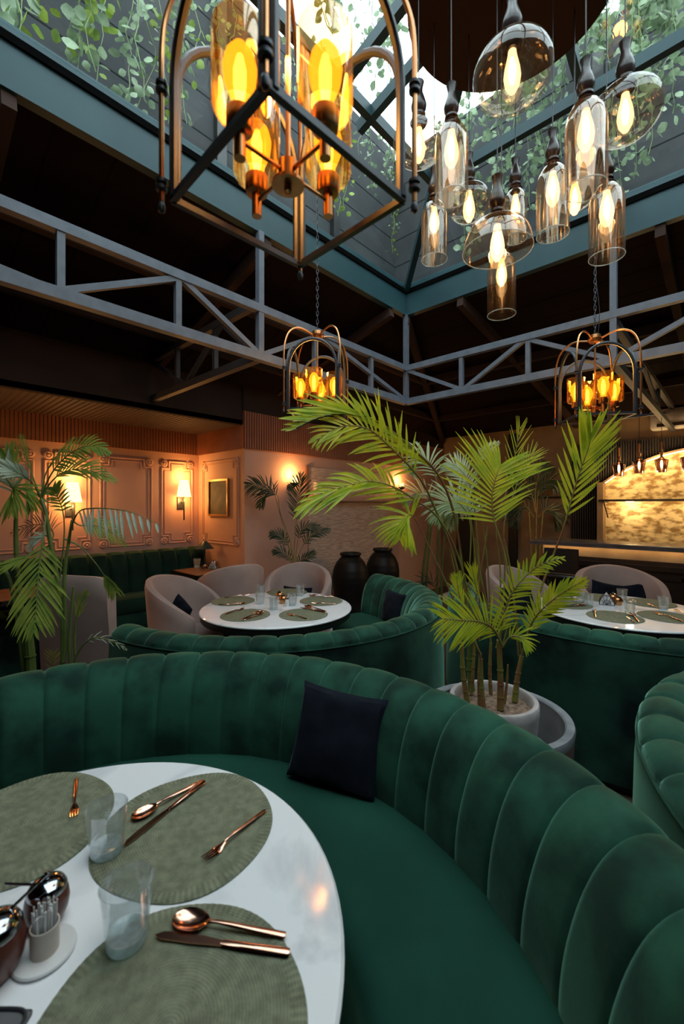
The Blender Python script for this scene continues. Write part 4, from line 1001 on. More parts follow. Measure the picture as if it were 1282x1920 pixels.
def cane(root, l, Y, r0, r1, m='cane'):
    mb = MB(); q = [Vector(p)-root.location for p in spline(pts_of(l, Y) if not isinstance(l[0], Vector) else l, 10)]
    mb.tube(q, [r0+(r1-r0)*i/10 for i in range(11)], 8)
    for i in (2, 4, 6): mb.tube([q[i]-Vector((0,0,.003)), q[i]+Vector((0,0,.003))], (r0+(r1-r0)*i/10)*1.18, 8)
    return mb.build('cane', M[m], root)
# ---- the big palm in the pot
root = thing('potted_palm', 'tall bright green areca palm rising from the concrete pot', 'palm', (pc.x-.02, pc.y, .60))
Yp = 2.08
for l, dy, a, b, mm in (([(876,1318),(868,1262),(865,1205)], .03, .014, .010, 'cane'), ([(884,1295),(880,1245),(882,1195)], .1, .018, .012, 'bambu'), ([(899,1322),(898,1270),(900,1225)], -.02, .010, .007, 'cane'), ([(907,1330),(903,1280),(902,1235)], -.08, .010, .007, 'cane'), ([(920,1302),(918,1255),(920,1205)], .1, .010, .007, 'cane'), ([(938,1330),(938,1270),(935,1200)], -.06, .016, .011, 'cane'), ([(945,1320),(950,1280),(952,1246)], -.02, .008, .004, 'cane'), ([(965,1315),(970,1270),(978,1230)], .02, .015, .010, 'cane'), ([(883,1300),(888,1240),(890,1178)], .05, .009, .006, 'cane')):
    c_ = cane(root, l, Yp+dy, a, b, mm)
up_cam = facing(1, .25)
# A: arching left, leaflets drooping
frond(root, pts_of([(882,1195),(868,1110),(843,1021),(816,955),(795,910),(769,876),(726,833),(689,804),(640,800),(590,828)], 2.1, -.35), n=22, L=.22, start=.52, droop=.5, ang=50, up=up_cam, rr=.008, wd=.010)
# B: big upper frond with tall upright leaflets
frond(root, pts_of([(880,1195),(866,1060),(850,960),(822,891),(777,844),(716,796),(657,775),(600,782),(548,806)], 2.15, -.45), n=19, L=.31, start=.40, droop=.10, ang=62, up=up_cam, one=-1, rr=.008, wd=.014, updir=(0,0,.75))
frond(root, pts_of([(880,1195),(866,1062),(850,962),(822,893),(777,846),(716,798),(657,777),(600,784),(548,808)], 2.15, -.45), n=16, L=.16, start=.55, droop=.5, ang=45, up=up_cam, one=1, rr=.004, wd=.010)
# D: middle left frond
frond(root, pts_of([(888,1178),(870,1080),(845,1010),(816,965),(782,940),(742,915),(700,903),(663,908),(610,925),(562,955)], 2.05, -.35), n=19, L=.29, start=.45, droop=.2, ang=58, up=up_cam, one=-1, rr=.006, updir=(0,0,.45))
frond(root, pts_of([(888,1178),(870,1081),(845,1011),(816,966),(782,941),(742,916),(700,904),(663,909),(610,926),(562,956)], 2.05, -.35), n=20, L=.16, start=.55, droop=.8, ang=48, up=up_cam, one=1, rr=.003)
# E: hanging fan
frond(root, pts_of([(900,1225),(866,1160),(835,1090),(806,1030),(785,985),(770,965),(758,978),(750,1010)], 1.95, -.1), n=26, L=.17, start=.68, droop=.7, ang=66, up=up_cam, rr=.005, wd=.008)
# F: centre right fan
frond(root, pts_of([(935,1200),(955,1120),(948,1050),(938,1012),(926,975),(922,930),(930,893),(938,872)], 1.98, .05), n=19, L=.30, start=.55, droop=.25, ang=68, up=facing(1, .1), rr=.006, wd=.010, tipL=.8)
# G: tall right frond
frond(root, pts_of([(978,1230),(1005,1130),(1039,1036),(1053,1000),(1070,940),(1088,880),(1102,842),(1108,812)], 2.05, -.15), n=17, L=.22, start=.50, droop=.0, ang=36, up=up_cam, rr=.006, wd=.011, tipL=1)
# H, I: lower right fronds
frond(root, pts_of([(930,1215),(938,1190),(942,1161),(955,1120),(978,1088),(1010,1060),(1055,1046)], 1.95, -.1), n=24, L=.11, start=.2, droop=.75, ang=58, up=up_cam, wd=.008)
frond(root, pts_of([(978,1230),(990,1185),(1005,1155),(1030,1130),(1060,1108),(1095,1088)], 2.0, -.15), n=22, L=.115, start=.2, droop=.25, ang=48, up=up_cam, wd=.009)
# J: low fan spreading left
frond(root, pts_of([(942,1212),(925,1180),(900,1166),(865,1163),(830,1160)], 1.85, -.1), n=22, L=.17, start=.15, droop=.5, ang=62, up=up_cam, wd=.008, tipL=.9)
frond(root, pts_of([(942,1214),(955,1195),(975,1195),(990,1215)], 1.9, -.05), n=12, L=.09, start=.3, droop=.6, ang=45, up=up_cam, wd=.006)
# K: pale fronds behind
frond(root, pts_of([(882,1195),(880,1080),(882,985),(862,945),(835,942),(815,975)], 2.25, .05), m='leaf_pale', n=26, L=.17, start=.5, droop=.8, ang=60, up=up_cam, wd=.008)
frond(root, pts_of([(890,1178),(892,1080),(885,990),(878,955),(858,948),(842,990)], 2.3, .1), m='leaf_pale', n=22, L=.16, start=.5, droop=.9, ang=60, up=up_cam, wd=.008)
frond(root, pts_of([(882,1195),(850,1060),(830,960),(812,880),(790,860),(770,880)], 2.3, .1), m='leaf_pale', n=22, L=.15, start=.55, droop=.9, ang=55, up=up_cam, wd=.007)
frond(root, pts_of([(898,1200),(898,1060),(890,960),(880,910),(862,880),(840,868)], 2.3, .1), m='leaf_pale', n=22, L=.13, start=.55, droop=.5, ang=55, up=up_cam, wd=.007)
# L: sparse narrow uprights
frond(root, pts_of([(935,1200),(938,1080),(930,980),(950,920),(965,855),(975,800)], 2.2, .05), n=9, L=.15, start=.62, droop=.1, ang=28, up=up_cam, wd=.003, tipL=1)
frond(root, pts_of([(938,1200),(946,1080),(945,985),(960,935),(980,880),(1000,850)], 2.25, .05), n=9, L=.14, start=.62, droop=.3, ang=30, up=up_cam, wd=.003, tipL=1)
frond(root, pts_of([(920,1205),(914,1060),(900,940),(895,880),(905,850),(935,828)], 2.25, .05), m='leaf_pale', n=12, L=.05, start=.7, droop=.6, ang=60, up=up_cam, wd=.008)
# small lower shoots and bare stalks
frond(root, pts_of([(902,1235),(880,1170),(862,1120),(855,1080)], 2.0), n=10, L=.10, start=.5, droop=.3, ang=30, up=up_cam, wd=.006)
frond(root, pts_of([(920,1205),(915,1160),(895,1110),(885,1065)], 2.15), n=8, L=.12, start=.6, droop=.2, ang=20, up=up_cam, wd=.005)
for l, Y_ in (([(882,1195),(893,1120),(908,1030),(915,985)], 2.2), ([(935,1200),(905,1100),(890,1010)], 2.1), ([(942,1210),(962,1150),(972,1230)], 2.0), ([(978,1230),(965,1140),(955,1060),(945,1012)], 2.05)):
    mb = MB(); q = [v-root.location for v in spline(pts_of(l, Y_), 12)]; mb.tube(q, .0045, 6); mb.build('frond_stalk', M['cane'], root)

# ---- the left palm
lp = W(-1.62, 2.45)
mbp = thing('plant_pot', 'dark pot of the left palm, tucked behind the nearest booth', 'plant pot', (lp.x, lp.y, 0))
mb = MB(); mb.lathe([(0,0), (.15,0), (.19,.3), (.20,.38), (.18,.385), (.175,.33)], 40); mb.build('body', M['jar'], mbp)
mb = MB(); mb.lathe([(.176,.33), (0,.335)], 40); mb.build('soil', M['soil'], mbp)
root = thing('potted_palm', 'slender palm with drooping fronds at the left edge', 'palm', (lp.x, lp.y, .33))
Yl = 2.35
for l, a, b in (([(62,1420),(58,1250),(52,1180)], .028, .022), ([(52,1240),(36,1110),(30,1020),(30,935)], .016, .010), ([(66,1400),(118,1240),(110,1100),(95,1022),(87,965),(77,935)], .013, .009), ([(60,1430),(118,1250),(120,1090),(128,1020),(135,975)], .013, .006), ([(70,1430),(128,1300),(130,1200),(138,1100)], .012, .006), ([(75,1430),(135,1280),(140,1200),(142,1166)], .009, .004), ([(50,1300),(28,1130),(10,1070),(-8,1050)], .012, .009)):
    cane(root, l, Yl, a, b, 'bambu')
kw = dict(up=facing(1, .4))
frond(root, pts_of([(130,1020),(135,985),(150,958),(180,953),(215,955),(250,962),(300,985)], Yl, -.25), m='leaf_skylit', n=14, L=.20, start=.30, droop=1.3, ang=75, one=1, wd=.014, **kw)
frond(root, pts_of([(77,935),(90,900),(110,870),(140,845),(172,836),(205,850)], Yl, -.1), m='leaf_green', n=18, L=.12, start=.3, droop=.7, ang=50, wd=.010, **kw)
frond(root, pts_of([(77,935),(95,905),(120,885),(160,880),(215,900)], Yl, .05), m='leaf_green', n=14, L=.14, start=.35, droop=.4, ang=38, wd=.009, **kw)
frond(root, pts_of([(30,935),(18,905),(-5,882),(-30,875)], Yl, -.1), m='leaf_skylit', n=12, L=.17, start=.1, droop=.6, ang=45, wd=.014, **kw)
frond(root, pts_of([(77,935),(60,905),(30,885),(-15,872)], Yl, -.25), m='leaf_skylit', n=12, L=.12, start=.4, droop=.5, ang=30, wd=.012, **kw)
frond(root, pts_of([(30,935),(22,900),(16,870),(10,850)], Yl), m='leaf_green', n=10, L=.16, start=.3, droop=.1, ang=35, wd=.014, **kw)
frond(root, pts_of([(30,935),(25,915),(28,920),(22,960)], Yl, -.1), m='leaf_green', n=12, L=.20, start=.3, droop=.6, ang=40, wd=.012, **kw)
frond(root, pts_of([(30,935),(42,915),(55,925),(60,950)], Yl), m='leaf_green', n=9, L=.15, start=.3, droop=.9, ang=40, wd=.010, **kw)
frond(root, pts_of([(87,965),(82,1000),(76,1045),(71,1090),(68,1140),(64,1185)], Yl-.05, -.25), m='leaf_green', n=17, L=.26, start=.28, droop=.5, ang=52, wd=.013, tipL=.35, **kw)
frond(root, pts_of([(135,975),(150,985),(175,985),(205,995),(237,1022)], Yl, .1), m='leaf_green', n=20, L=.10, start=.3, droop=1.0, ang=60, wd=.006, **kw)
frond(root, pts_of([(120,1010),(150,1025),(178,1055),(196,1080),(215,1105)], Yl, .1), m='leaf_green', n=12, L=.13, start=.72, droop=1.1, ang=30, wd=.007, **kw)
frond(root, pts_of([(142,1166),(146,1150),(152,1130),(160,1112)], Yl), m='leaf_green', n=8, L=.10, start=.1, droop=.1, ang=25, wd=.007, **kw)
frond(root, pts_of([(95,1022),(100,1000),(88,985),(60,985),(20,1000)], Yl+.2, .1), m='leaf_dark', n=16, L=.13, start=.3, droop=.7, ang=60, wd=.004, **kw)
frond(root, pts_of([(95,1022),(60,1040),(30,1052),(-10,1070)], Yl, -.1), m='leaf_green', n=9, L=.13, start=.35, droop=.3, ang=20, wd=.010, **kw)
frond(root, pts_of([(95,1022),(88,1005),(72,1010),(55,1030)], Yl), m='leaf_skylit', n=8, L=.10, start=.3, droop=.5, ang=35, wd=.010, **kw)
frond(root, pts_of([(110,1100),(120,1010),(118,960),(105,925),(100,915)], Yl+.1), m='leaf_green', n=14, L=.09, start=.5, droop=.6, ang=60, wd=.009, **kw)
frond(root, pts_of([(77,935),(60,890),(48,850),(40,818)], Yl), m='leaf_green', n=6, L=.10, start=.35, droop=.1, ang=20, wd=.004, **kw)
frond(root, pts_of([(77,935),(85,890),(110,850),(138,822)], Yl), m='leaf_green', n=6, L=.09, start=.35, droop=.1, ang=16, wd=.004, **kw)
frond(root, pts_of([(138,1240),(155,1210),(180,1195),(215,1205),(238,1218)], Yl-.1), m='leaf_skylit', n=7, L=.06, start=.3, droop=.6, ang=30, wd=.003, **kw)
# small yellow plant beside it
yp = P(100, 1240, Y=2.5); root = thing('small_fern', 'little yellow leaved plant beside the left palm stems', 'plant', (yp.x, yp.y, yp.z-.35))
mb = MB(); mb.tube([(0,0,-.3), (0,0,.3)], .006, 6); mb.build('stem', M['cane'], root)
frond(root, [Vector(yp)+Vector((0,0,-.1)), yp, Vector(yp)+Vector((0,0,.05))], m='leaf', n=6, L=.09, start=.2, droop=.1, ang=60, up=facing(1), wd=.004)

# ---- small palm at the pink wall
sp_ = P(545, 1050, b=3.8); spot = (sp_.x, sp_.y)
t = thing('plant_pot', 'pot of the small wall palm hidden behind tub chair', 'plant pot', (sp_.x, sp_.y, .1))
mb = MB(); mb.lathe([(0,0), (.12,0), (.15,.3), (.16,.40), (.14,.40), (.135,.36)], 32); mb.build('body', M['jar'], t)
mb = MB(); mb.lathe([(.136,.36), (0,.362)], 32); mb.build('soil', M['soil'], t)
root = thing('potted_palm', 'small dark palm against the pink wall under the sconce', 'palm', (sp_.x, sp_.y, .45))
Ys = (W(0,0), 0); 
u_ = (545-CX)/F_PX; Yd = sp_.length; Yd = sp_.x*CA+sp_.y*SA
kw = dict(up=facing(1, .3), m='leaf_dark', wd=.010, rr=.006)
frond(root, pts_of([(548,1075),(540,1020),(525,965),(513,925),(490,912),(462,908)], Yd), n=18, L=.22, start=.6, droop=.9, ang=55, **kw)
frond(root, pts_of([(548,1075),(545,1020),(525,960),(520,930),(500,925),(485,950)], Yd), n=16, L=.20, start=.62, droop=.9, ang=50, **kw)
frond(root, pts_of([(550,1075),(552,1020),(556,975),(560,930),(565,890)], Yd), n=22, L=.24, start=.5, droop=.2, ang=48, **kw)
frond(root, pts_of([(550,1075),(548,1040),(530,1010),(508,1000)], Yd), n=14, L=.14, start=.5, droop=.7, ang=45, **kw)
frond(root, pts_of([(552,1075),(556,1030),(565,995),(598,985)], Yd), n=14, L=.15, start=.5, droop=.8, ang=45, **kw)
frond(root, pts_of([(552,1075),(560,1040),(582,1005),(618,992)], Yd), n=14, L=.14, start=.5, droop=.8, ang=45, **kw)
frond(root, pts_of([(550,1080),(545,1050),(528,1035),(512,1035)], Yd), n=12, L=.12, start=.3, droop=.6, ang=50, **kw)
frond(root, pts_of([(552,1080),(560,1055),(575,1045),(590,1035)], Yd), n=12, L=.12, start=.3, droop=.5, ang=50, **kw)
# ---- cane plant and dark palm along the back
cq = P(806, 1090, b=3.7); t = thing('bamboo_palm', 'tall bare cane plant by the pink wall behind big palm', 'palm', (cq.x, cq.y, 0)); Yc = cq.x*CA+cq.y*SA
for l, a in (([(788,1160),(792,1080),(802,1000),(808,950)], .022), ([(796,1160),(800,1080),(806,1010),(812,960)], .018), ([(818,1160),(820,1080),(822,1000),(828,950)], .02), ([(828,1160),(828,1080),(832,1020),(840,950)], .018)):
    cane(t, l, Yc, a, a*.8, 'bambu')
kw = dict(up=facing(1, .3), m='leaf_skylit', wd=.02, rr=.008)
frond(t, pts_of([(808,950),(800,930),(780,925),(760,940)], Yc), n=14, L=.4, start=.2, droop=.8, ang=50, **kw)
frond(t, pts_of([(828,950),(840,930),(860,935),(870,960)], Yc), n=14, L=.4, start=.2, droop=.8, ang=50, **kw)
frond(t, pts_of([(818,1150),(815,1100),(800,1090),(790,1105)], Yc-.1), n=12, L=.25, start=.3, droop=.5, ang=45, up=facing(1,.3), m='leaf_dark', wd=.012)
dq = P(1003, 1000, a=7.1); t = thing('dark_palm', 'dim palm in the corner behind the bar counter end', 'palm', (dq.x, dq.y, 0)); Yq = dq.x*CA+dq.y*SA
mb = MB(); mb.lathe([(0,0), (.2,0), (.26,.45), (.23,.45), (.22,.4), (0,.4)], 32); mb.build('pot', M['jar'], t)
for dx in (-14, 0, 12): cane(t, [(1003+dx*.4,1120),(1003+dx*.6,1040),(1005+dx,960)], Yq, .02, .014, 'cane')
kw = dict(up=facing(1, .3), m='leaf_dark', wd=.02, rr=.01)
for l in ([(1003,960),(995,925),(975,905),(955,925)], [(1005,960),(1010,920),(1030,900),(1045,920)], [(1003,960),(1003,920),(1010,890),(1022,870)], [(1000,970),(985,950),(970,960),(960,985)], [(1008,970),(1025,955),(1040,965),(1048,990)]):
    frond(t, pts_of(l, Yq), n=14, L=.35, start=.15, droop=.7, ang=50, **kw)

# ================================================================ WALL SCONCES
def sconce_cone(lab, px, py):
    q = P(px, py, b=WB); t = thing('wall_sconce', lab, 'wall lamp', (q.x, WB, q.z), 0, 'cone shaded wall lamps')
    mb = MB(); mb.box(-.045, .045, -.02, -.001, -.27, -.12); mb.build('backplate', M['blackmetal'], t, False)
    mb = MB(); mb.tube([(0,-.02,-.19), (0,-.10,-.19)], .007, 8); mb.tube([(0,-.10,-.42), (0,-.10,-.10)], .009, 8); mb.build('arm', M['blackmetal'], t)
    mb = MB(); mb.lathe([(.088,-.115), (.055,.10)], 32, T(0,-.10,0)); mb.lathe([(.086,-.114), (.053,.099)], 32, T(0,-.10,0)); mb.build('shade', M['shade'], t)
    for zz in (.16, -.16): point('wall_glow', (q.x, WB-.11, q.z+zz), (1, .52, .14), 6.2, .03)
    return t
sconce_cone('cone shaded wall lamp nearest the alcove corner', 338, 915)
sconce_cone('cone shaded wall lamp partly hidden behind left palm', 131, 922)
point('wall_glow', (aw(131)-1.5, WB-.2, 1.95), (1, .52, .15), 14, .05)  # unseen warm light past the left frame edge, no lamp modelled here
def sconce_cup(lab, px, py):
    q = P(px, py, b=WN); t = thing('wall_sconce', lab, 'wall lamp', (q.x, WN, q.z), 0, 'black cup wall lamps')
    mb = MB(); mb.lathe([(0,-.001), (.05,-.001), (.05,-.012), (0,-.014)], 24, T(0,0,-.07) @ RX(90)); mb.v = [(x, -abs(y), z) for x, y, z in mb.v]; mb.build('backplate', M['blackmetal'], t)
    mb = MB(); mb.tube([(0,-.01,-.07), (0,-.06,-.075), (0,-.10,-.05)], .014, 8); mb.lathe([(0,-.05), (.035,-.048), (.06,-.02), (.062,-.012), (.04,-.01)], 28, T(0,-.10,0)); mb.build('cup', M['blackmetal'], t)
    mb = MB(); mb.lathe([(0,-.012), (.036,-.012), (.038,.055), (.034,.055), (.033,-.005)], 24, T(0,-.10,0)); mb.build('glass_shade', M['shade'], t)
    point('wall_glow', (q.x, WN-.10, q.z+.10), (1, .5, .16), 9, .03); return t
sconce_cup('small glowing cup lamp on pink wall left of reed panel', 543, 904)
sconce_cup('small glowing cup lamp on pink wall right of reed panel', 744, 912)

# ================================================================ LANTERNS
def chain_mesh(L_, pitch=.028, r=.0022, wd=.0075):
    mb = MB(); n = int(L_/pitch)
    for i in range(n):
        z = i*pitch; ln = pitch*.62
        pts = [(wd*math.cos(a), 0, z+ln*math.sin(a)) for a in [2*PI*k/8 for k in range(8)]]
        mb.tube(pts, r, 4, closed=True, M=RZ(90) if i % 2 else None)
    return mb
def lantern(lab, c, rz, L_chain, s=.175, energy=5, group='caged amber lanterns', cord=False, kz=1.0):
    t = thing('caged_lantern', lab, 'pendant lamp', c, rz, group)
    mb = MB(); e = s-.004
    for a, b in (((-e,-e), (e,-e)), ((e,-e), (e,e)), ((e,e), (-e,e)), ((-e,e), (-e,-e))): mb.bar((*a, 0), (*b, 0), .013, .013)
    mb.build('base_frame', M['blackmetal'], t, False)
    zs, g = .235*kz, s-.014
    for k in range(4):
        pts = [(-g, -s+.003, .0), (-g, -s+.003, zs*.5), (-g, -s+.003, zs)]+[(-g*math.cos(PI*i/16), -s+.003, zs+.165*kz*math.sin(PI*i/16)) for i in range(1, 16)]+[(g, -s+.003, zs), (g, -s+.003, zs*.5), (g, -s+.003, 0)]
        mb = MB(); mb.tube(pts, .0092, 8, M=RZ(90*k)); mb.build('side_arch', M['blackmetal'], t)
    ht = .50*kz; c_ = s+.012
    for k in range(4):
        cx_ = c_*math.sqrt(2)
        pts = [(cx_, 0, -.005), (cx_, 0, .15*kz), (cx_, 0, .31*kz), (cx_*.96, 0, .39*kz), (cx_*.84, 0, .455*kz), (cx_*.62, 0, .49*kz), (cx_*.4, 0, .492*kz), (.03, 0, ht-.028)]
        mb = MB(); mb.tube(spline(pts, 28), .0055, 8, M=RZ(45+90*k)); rod = mb.build('curved_rod', M['copper'], t)
        for z in (.03, .235*kz): mb = MB(); mb.lathe([(0,-.012), (.012,-.01), (.012,-.004), (.008,0), (.012,.004), (.012,.01), (0,.012)], 12, RZ(45+90*k) @ T(cx_, 0, z)); mb.build('collar', M['blackmetal'], rod)
        mb = MB(); mb.lathe([(0,-.03), (.007,-.024), (.008,-.014), (.005,-.006)], 12, RZ(45+90*k) @ T(cx_, 0, 0)); mb.build('finial', M['blackmetal'], rod)
    mb = MB(); mb.lathe([(0,ht-.05), (.03,ht-.045), (.042,ht-.03), (.042,ht-.02), (.036,ht-.018), (.036,ht), (.03,ht+.004), (0,ht+.005)], 28); mb.build('top_hub', M['copper'], t)
    mb = MB(); mb.tube([(0,0,.07), (0,0,ht-.04)], .0055, 8); mb.build('centre_rod', M['copper'], t)
    mb = MB(); mb.lathe([(0,.028), (.034,.028), (.034,.034), (.022,.036), (.022,.075), (.012,.08), (0,.08)], 28); mb.lathe([(0,.012), (.008,.016), (.008,.028)], 12)
    for k in range(4): mb.tube([(.02,0,.055), (.115,0,.055)], .0045, 8, M=RZ(90*k))
    mb.build('spoked_hub', M['copper'], t)
    for k in range(4):
        mm = RZ(90*k) @ T(.115, 0, 0)
        mb = MB(); mb.lathe([(0,.02), (.011,.02), (.011,.07), (.024,.072), (.026,.078), (.026,.108), (.02,.112), (0,.112)], 20, mm); cup = mb.build('candle_cup', M['copper'], t)
        mb = MB(); mb.lathe([(.026,.10), (.047,.106), (.053,.118), (.053,.262), (.0515,.262), (.0515,.12), (.045,.108)], 28, mm); mb.build('glass_cylinder', M['aglass'], cup)
        mb = MB(); mb.lathe([(0,.112), (.014,.114), (.018,.135), (.030,.165), (.033,.19), (.027,.215), (.013,.235), (0,.24)], 16, mm); bo = mb.build('bulb', M['bulb_l'], cup)
        mb = MB(); mb.lathe([(0,.125), (.008,.13), (.012,.16), (.012,.19), (.006,.215), (0,.222)], 12, mm); mb.v; co = mb.build('bulb_core', M['core_l'], cup)
    mb = chain_mesh(L_chain); mb.v = [(x, y, z+ht+.012) for x, y, z in mb.v]
    if cord: mb.tube([(.02+.012*math.sin(i*.9), .01, ht+L_chain*i/16) for i in range(17)], .002, 5)
    mb.build('chain', M['blackmetal'], t)
    cc = Vector(c)
    point('lantern_glow', (cc.x, cc.y, cc.z+.30), (1, .42, .08), energy, .05); return t
p = W(-.113, .893, 2.24); lantern('huge blurred near lantern hanging at the top left centre', p, CAMROT+45, 1.45, .175, 9)
p = W(-.164, 2.85, 2.215); lantern('caged lantern hanging left, above the upper palm frond', p, CAMROT-8, 1.55, .168, 7, kz=1.09)
p = W(1.63, 2.75, 2.16); lantern('caged lantern hanging right, before the bar', p, CAMROT-8, 1.25, .168, 7, cord=True, kz=1.07)

# ================================================================ PENDANT CLUSTER
dc = W(.71, 1.80)
t = thing('ceiling_canopy', 'large round dark disc carrying the pendant cluster', 'ceiling canopy', (dc.x, dc.y, 3.75))
mb = MB(); mb.lathe([(0,0), (.42,0), (.43,.008), (.43,.05), (.42,.06), (0,.06)], 72); mb.build('disc', M['fascia'], t)
mb = MB(); mb.tube([(0,0,.06), (0,0,.44)], .02, 10); mb.build('stem', M['blackmetal'], t)
DZ = 3.75
def bulb_mesh(mb, z, s=1.0):  # hanging bulb, wide below the middle
    mb.lathe([(0,z), (.011*s,z-.004), (.013*s,z-.02*s), (.021*s,z-.055*s), (.024*s,z-.08*s), (.020*s,z-.105*s), (.009*s,z-.125*s), (0,z-.130*s)], 18)
def pendant(kind, px, py, Y, wpx, lab, en=0):
    q = P(px, py, Y=Y); D = wpx*Y/F_PX; t = thing('glass_pendant', lab, 'pendant lamp', q, 0, 'glass pendants of the cluster')
    r_ = D/2; mb = MB()
    if kind == 'cyl':      # origin at the open rim
        Lg = D*2.25; pf = [(r_,0), (r_*1.0,Lg*.25), (r_,Lg*.72), (r_*.93,Lg*.84), (r_*.7,Lg*.94), (r_*.38,Lg)]; top = Lg
    elif kind == 'dome':
        pf = [(r_,0), (r_*.99,r_*.15), (r_*.93,r_*.4), (r_*.78,r_*.66), (r_*.52,r_*.86), (r_*.2,r_*.95)]; top = r_*.95
    else:
        pf = [(.001,-r_*.78)]+[(r_*math.cos(R(a)), r_*.80*math.sin(R(a))) for a in range(-75, 80, 10)]+[(r_*.14,r_*.80)]; top = r_*.8
    inner = [(max(a-.0016, .0005), b) for a, b in pf][::-1]
    mb.lathe(pf+inner if kind != 'globe' else pf, 44)
    mb.build('glass_shade', M['pglass'], t)
    if kind != 'globe':
        mb = MB(); mb.tube([((r_-.0008)*math.cos(2*PI*i/40), (r_-.0008)*math.sin(2*PI*i/40), 0) for i in range(40)], .0016, 6, closed=True); mb.build('rim', M['tumbler_base'], t)
    k = .9 if D < .2 else 1.0
    nk = [(.030,-.012), (.036,0), (.024,.012), (.020,.016), (.027,.022), (.027,.03), (.020,.036), (.030,.055), (.031,.07), (.024,.095), (.016,.12), (.015,.135), (.019,.155), (.021,.163), (0,.165)]
    mb = MB(); mb.lathe([(a*k, b*k+top) for a, b in nk], 24); mb.lathe([(0,top-.025), (.016,top-.02), (.018,top-.012)], 16); mb.build('turned_neck', M['neckwood'], t)
    mb = MB(); mb.tube([(0,0,top+.16*k), (0,0,DZ-q.z)], .0022, 6); mb.build('cord', M['black'], t)
    mb = MB(); bulb_mesh(mb, top-.022, 1.12 if D > .12 else .92); mb.build('bulb', M['bulb_p'], t); mb = MB(); zc = top-.022; mb.lathe([(0,zc-.02), (.006,zc-.03), (.012,zc-.06), (.0125,zc-.085), (.007,zc-.11), (0,zc-.118)], 14); mb.build('bulb_core', M['core_p'], t)
    if en: point('pendant_glow', (q.x, q.y, q.z+top-.10), (1, .58, .25), en, .03)
    return t
for a in (('globe', 960, 138, 1.4, 142, 'largest smoky glass globe pendant hanging front and centre'),
          ('globe', 1172, 212, 1.55, 122, 'glass globe pendant at the right of the cluster'),
          ('globe', 785, 268, 1.75, 96, 'glass globe pendant at the far left of the cluster', 2.2),
          ('cyl', 846, 370, 1.6, 61, 'tall glass cylinder pendant at the left of the cluster'),
          ('cyl', 1098, 355, 1.45, 72, 'tall glass cylinder pendant just right of the largest globe', 2.2),
          ('cyl', 814, 487, 1.9, 48, 'lowest left glass cylinder pendant above skylight corner'),
          ('globe', 879, 381, 1.95, 80, 'small glass globe pendant behind the amber dome'),
          ('dome', 932, 470, 1.65, 126, 'amber tinted open dome pendant low in the cluster', 2.2),
          ('cyl', 966, 448, 2.05, 41, 'small glass cylinder pendant behind the amber dome'),
          ('cyl', 1036, 440, 1.75, 57, 'middle right glass cylinder pendant'),
          ('globe', 1077, 362, 1.85, 76, 'glass globe pendant half hidden behind the right cylinders'),
          ('cyl', 1137, 482, 1.7, 60, 'lowest right glass cylinder pendant over the chain', 2.2),
          ('cyl', 940, 590, 1.8, 51, 'lowest glass cylinder pendant, below the amber dome')):
    pendant(*a)
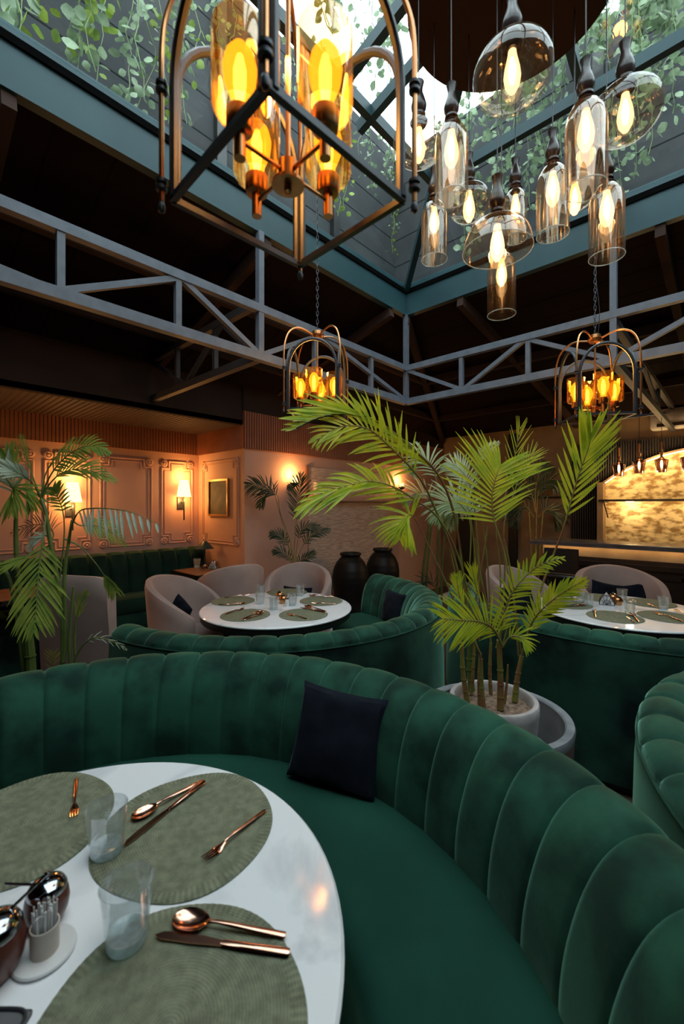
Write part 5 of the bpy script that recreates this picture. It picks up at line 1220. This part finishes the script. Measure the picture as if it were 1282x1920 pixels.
# bar pendants
t = thing('pendant_rail', 'thin dark ceiling rail carrying the small bar pendants', 'rail', (6.1, 0, 2.68))
y0_, y1_ = P(1285, 780, a=6.2).y-1.2, P(1130, 780, a=6.2).y
mb = MB(); mb.box(-.015, .015, P(1247, 780, a=6.2).y, y1_, -.012, .012); mb.build('rail', M['blackmetal'], t, False); t.location.x = 6.2
for yy in (y1_-.15, P(1247, 780, a=6.2).y+.1): mb = MB(); mb.tube([(0,yy,0), (0,yy,.45)], .006, 6); mb.build('drop_rod', M['blackmetal'], t)
def bar_pendant(px, py, lab, railed=True):
    q = P(px, py, a=6.2); t = thing('bar_pendant', lab, 'pendant lamp', q, 0, 'small pendants over the bar')
    mb = MB(); pf = [(.048,-.085), (.068,.04), (.070,.055), (.06,.065), (.03,.075), (.02,.09)]; mb.lathe(pf+[(a-.003, b) for a, b in pf[::-1]], 28); mb.build('glass_shade', M['dglass'], t)
    mb = MB(); mb.lathe([(0,.07), (.022,.085), (.012,.105), (.014,.13), (.024,.15), (.012,.155), (.01,.2), (.012,.27), (.0,.275)], 18); mb.build('neck', M['copper'], t)
    mb = MB(); mb.tube([(0,0,.27), (0,0,2.68-q.z if railed else 2.96-q.z)], .003, 5); mb.build('cord', M['black'], t)
    mb = MB(); mb.lathe([(0,.06), (.010,.05), (.014,.01), (.009,-.03), (0,-.045)], 14); mb.build('bulb', M['core_p'], t)
    point('bar_pendant_glow', (q.x-.0, q.y, q.z-.12), (1, .62, .3), 3, .03)
bar_pendant(1160, 880, 'small bar pendant nearest the palm frond')
bar_pendant(1198, 874, 'second small bar pendant from the left')
bar_pendant(1240, 872, 'third small bar pendant under the air conditioner')
bar_pendant(1288, 868, 'small bar pendant cut by the right picture edge', False)
# dark stool/pot silhouettes behind the big palm
t = thing('bar_stool', 'black backed bar stool at the counter end', 'stool', tuple(W(1.42*1.0, 5.75))[:2]+(0,))
q = P(1060, 1035, a=5.75); t.location = (q.x, q.y, 0); t.rotation_euler = (0,0,0)
mb = MB(); mb.bbox(-.19, .19, -.19, .19, .70, .77, .03); mb.build('seat', M['black'], t)
mb = MB(); mb.grid(lambda u, v: (-.18+.05*math.cos((u-.5)*2.2), .19*math.sin((u-.5)*2.6), .78+.3*v), 14, 3); mb.grid(lambda u, v: (-.205+.05*math.cos((u-.5)*2.2), .20*math.sin((u-.5)*2.6), .78+.3*v), 14, 3)
mb.build('backrest', M['black'], t)
for x, y in ((-.15,-.15), (.15,-.15), (-.15,.15), (.15,.15)): mb = MB(); mb.tube([(x, y, .7), (x*1.2, y*1.2, 0)], .014, 8); mb.build('leg', M['blackmetal'], t)
# daylight
sun = None
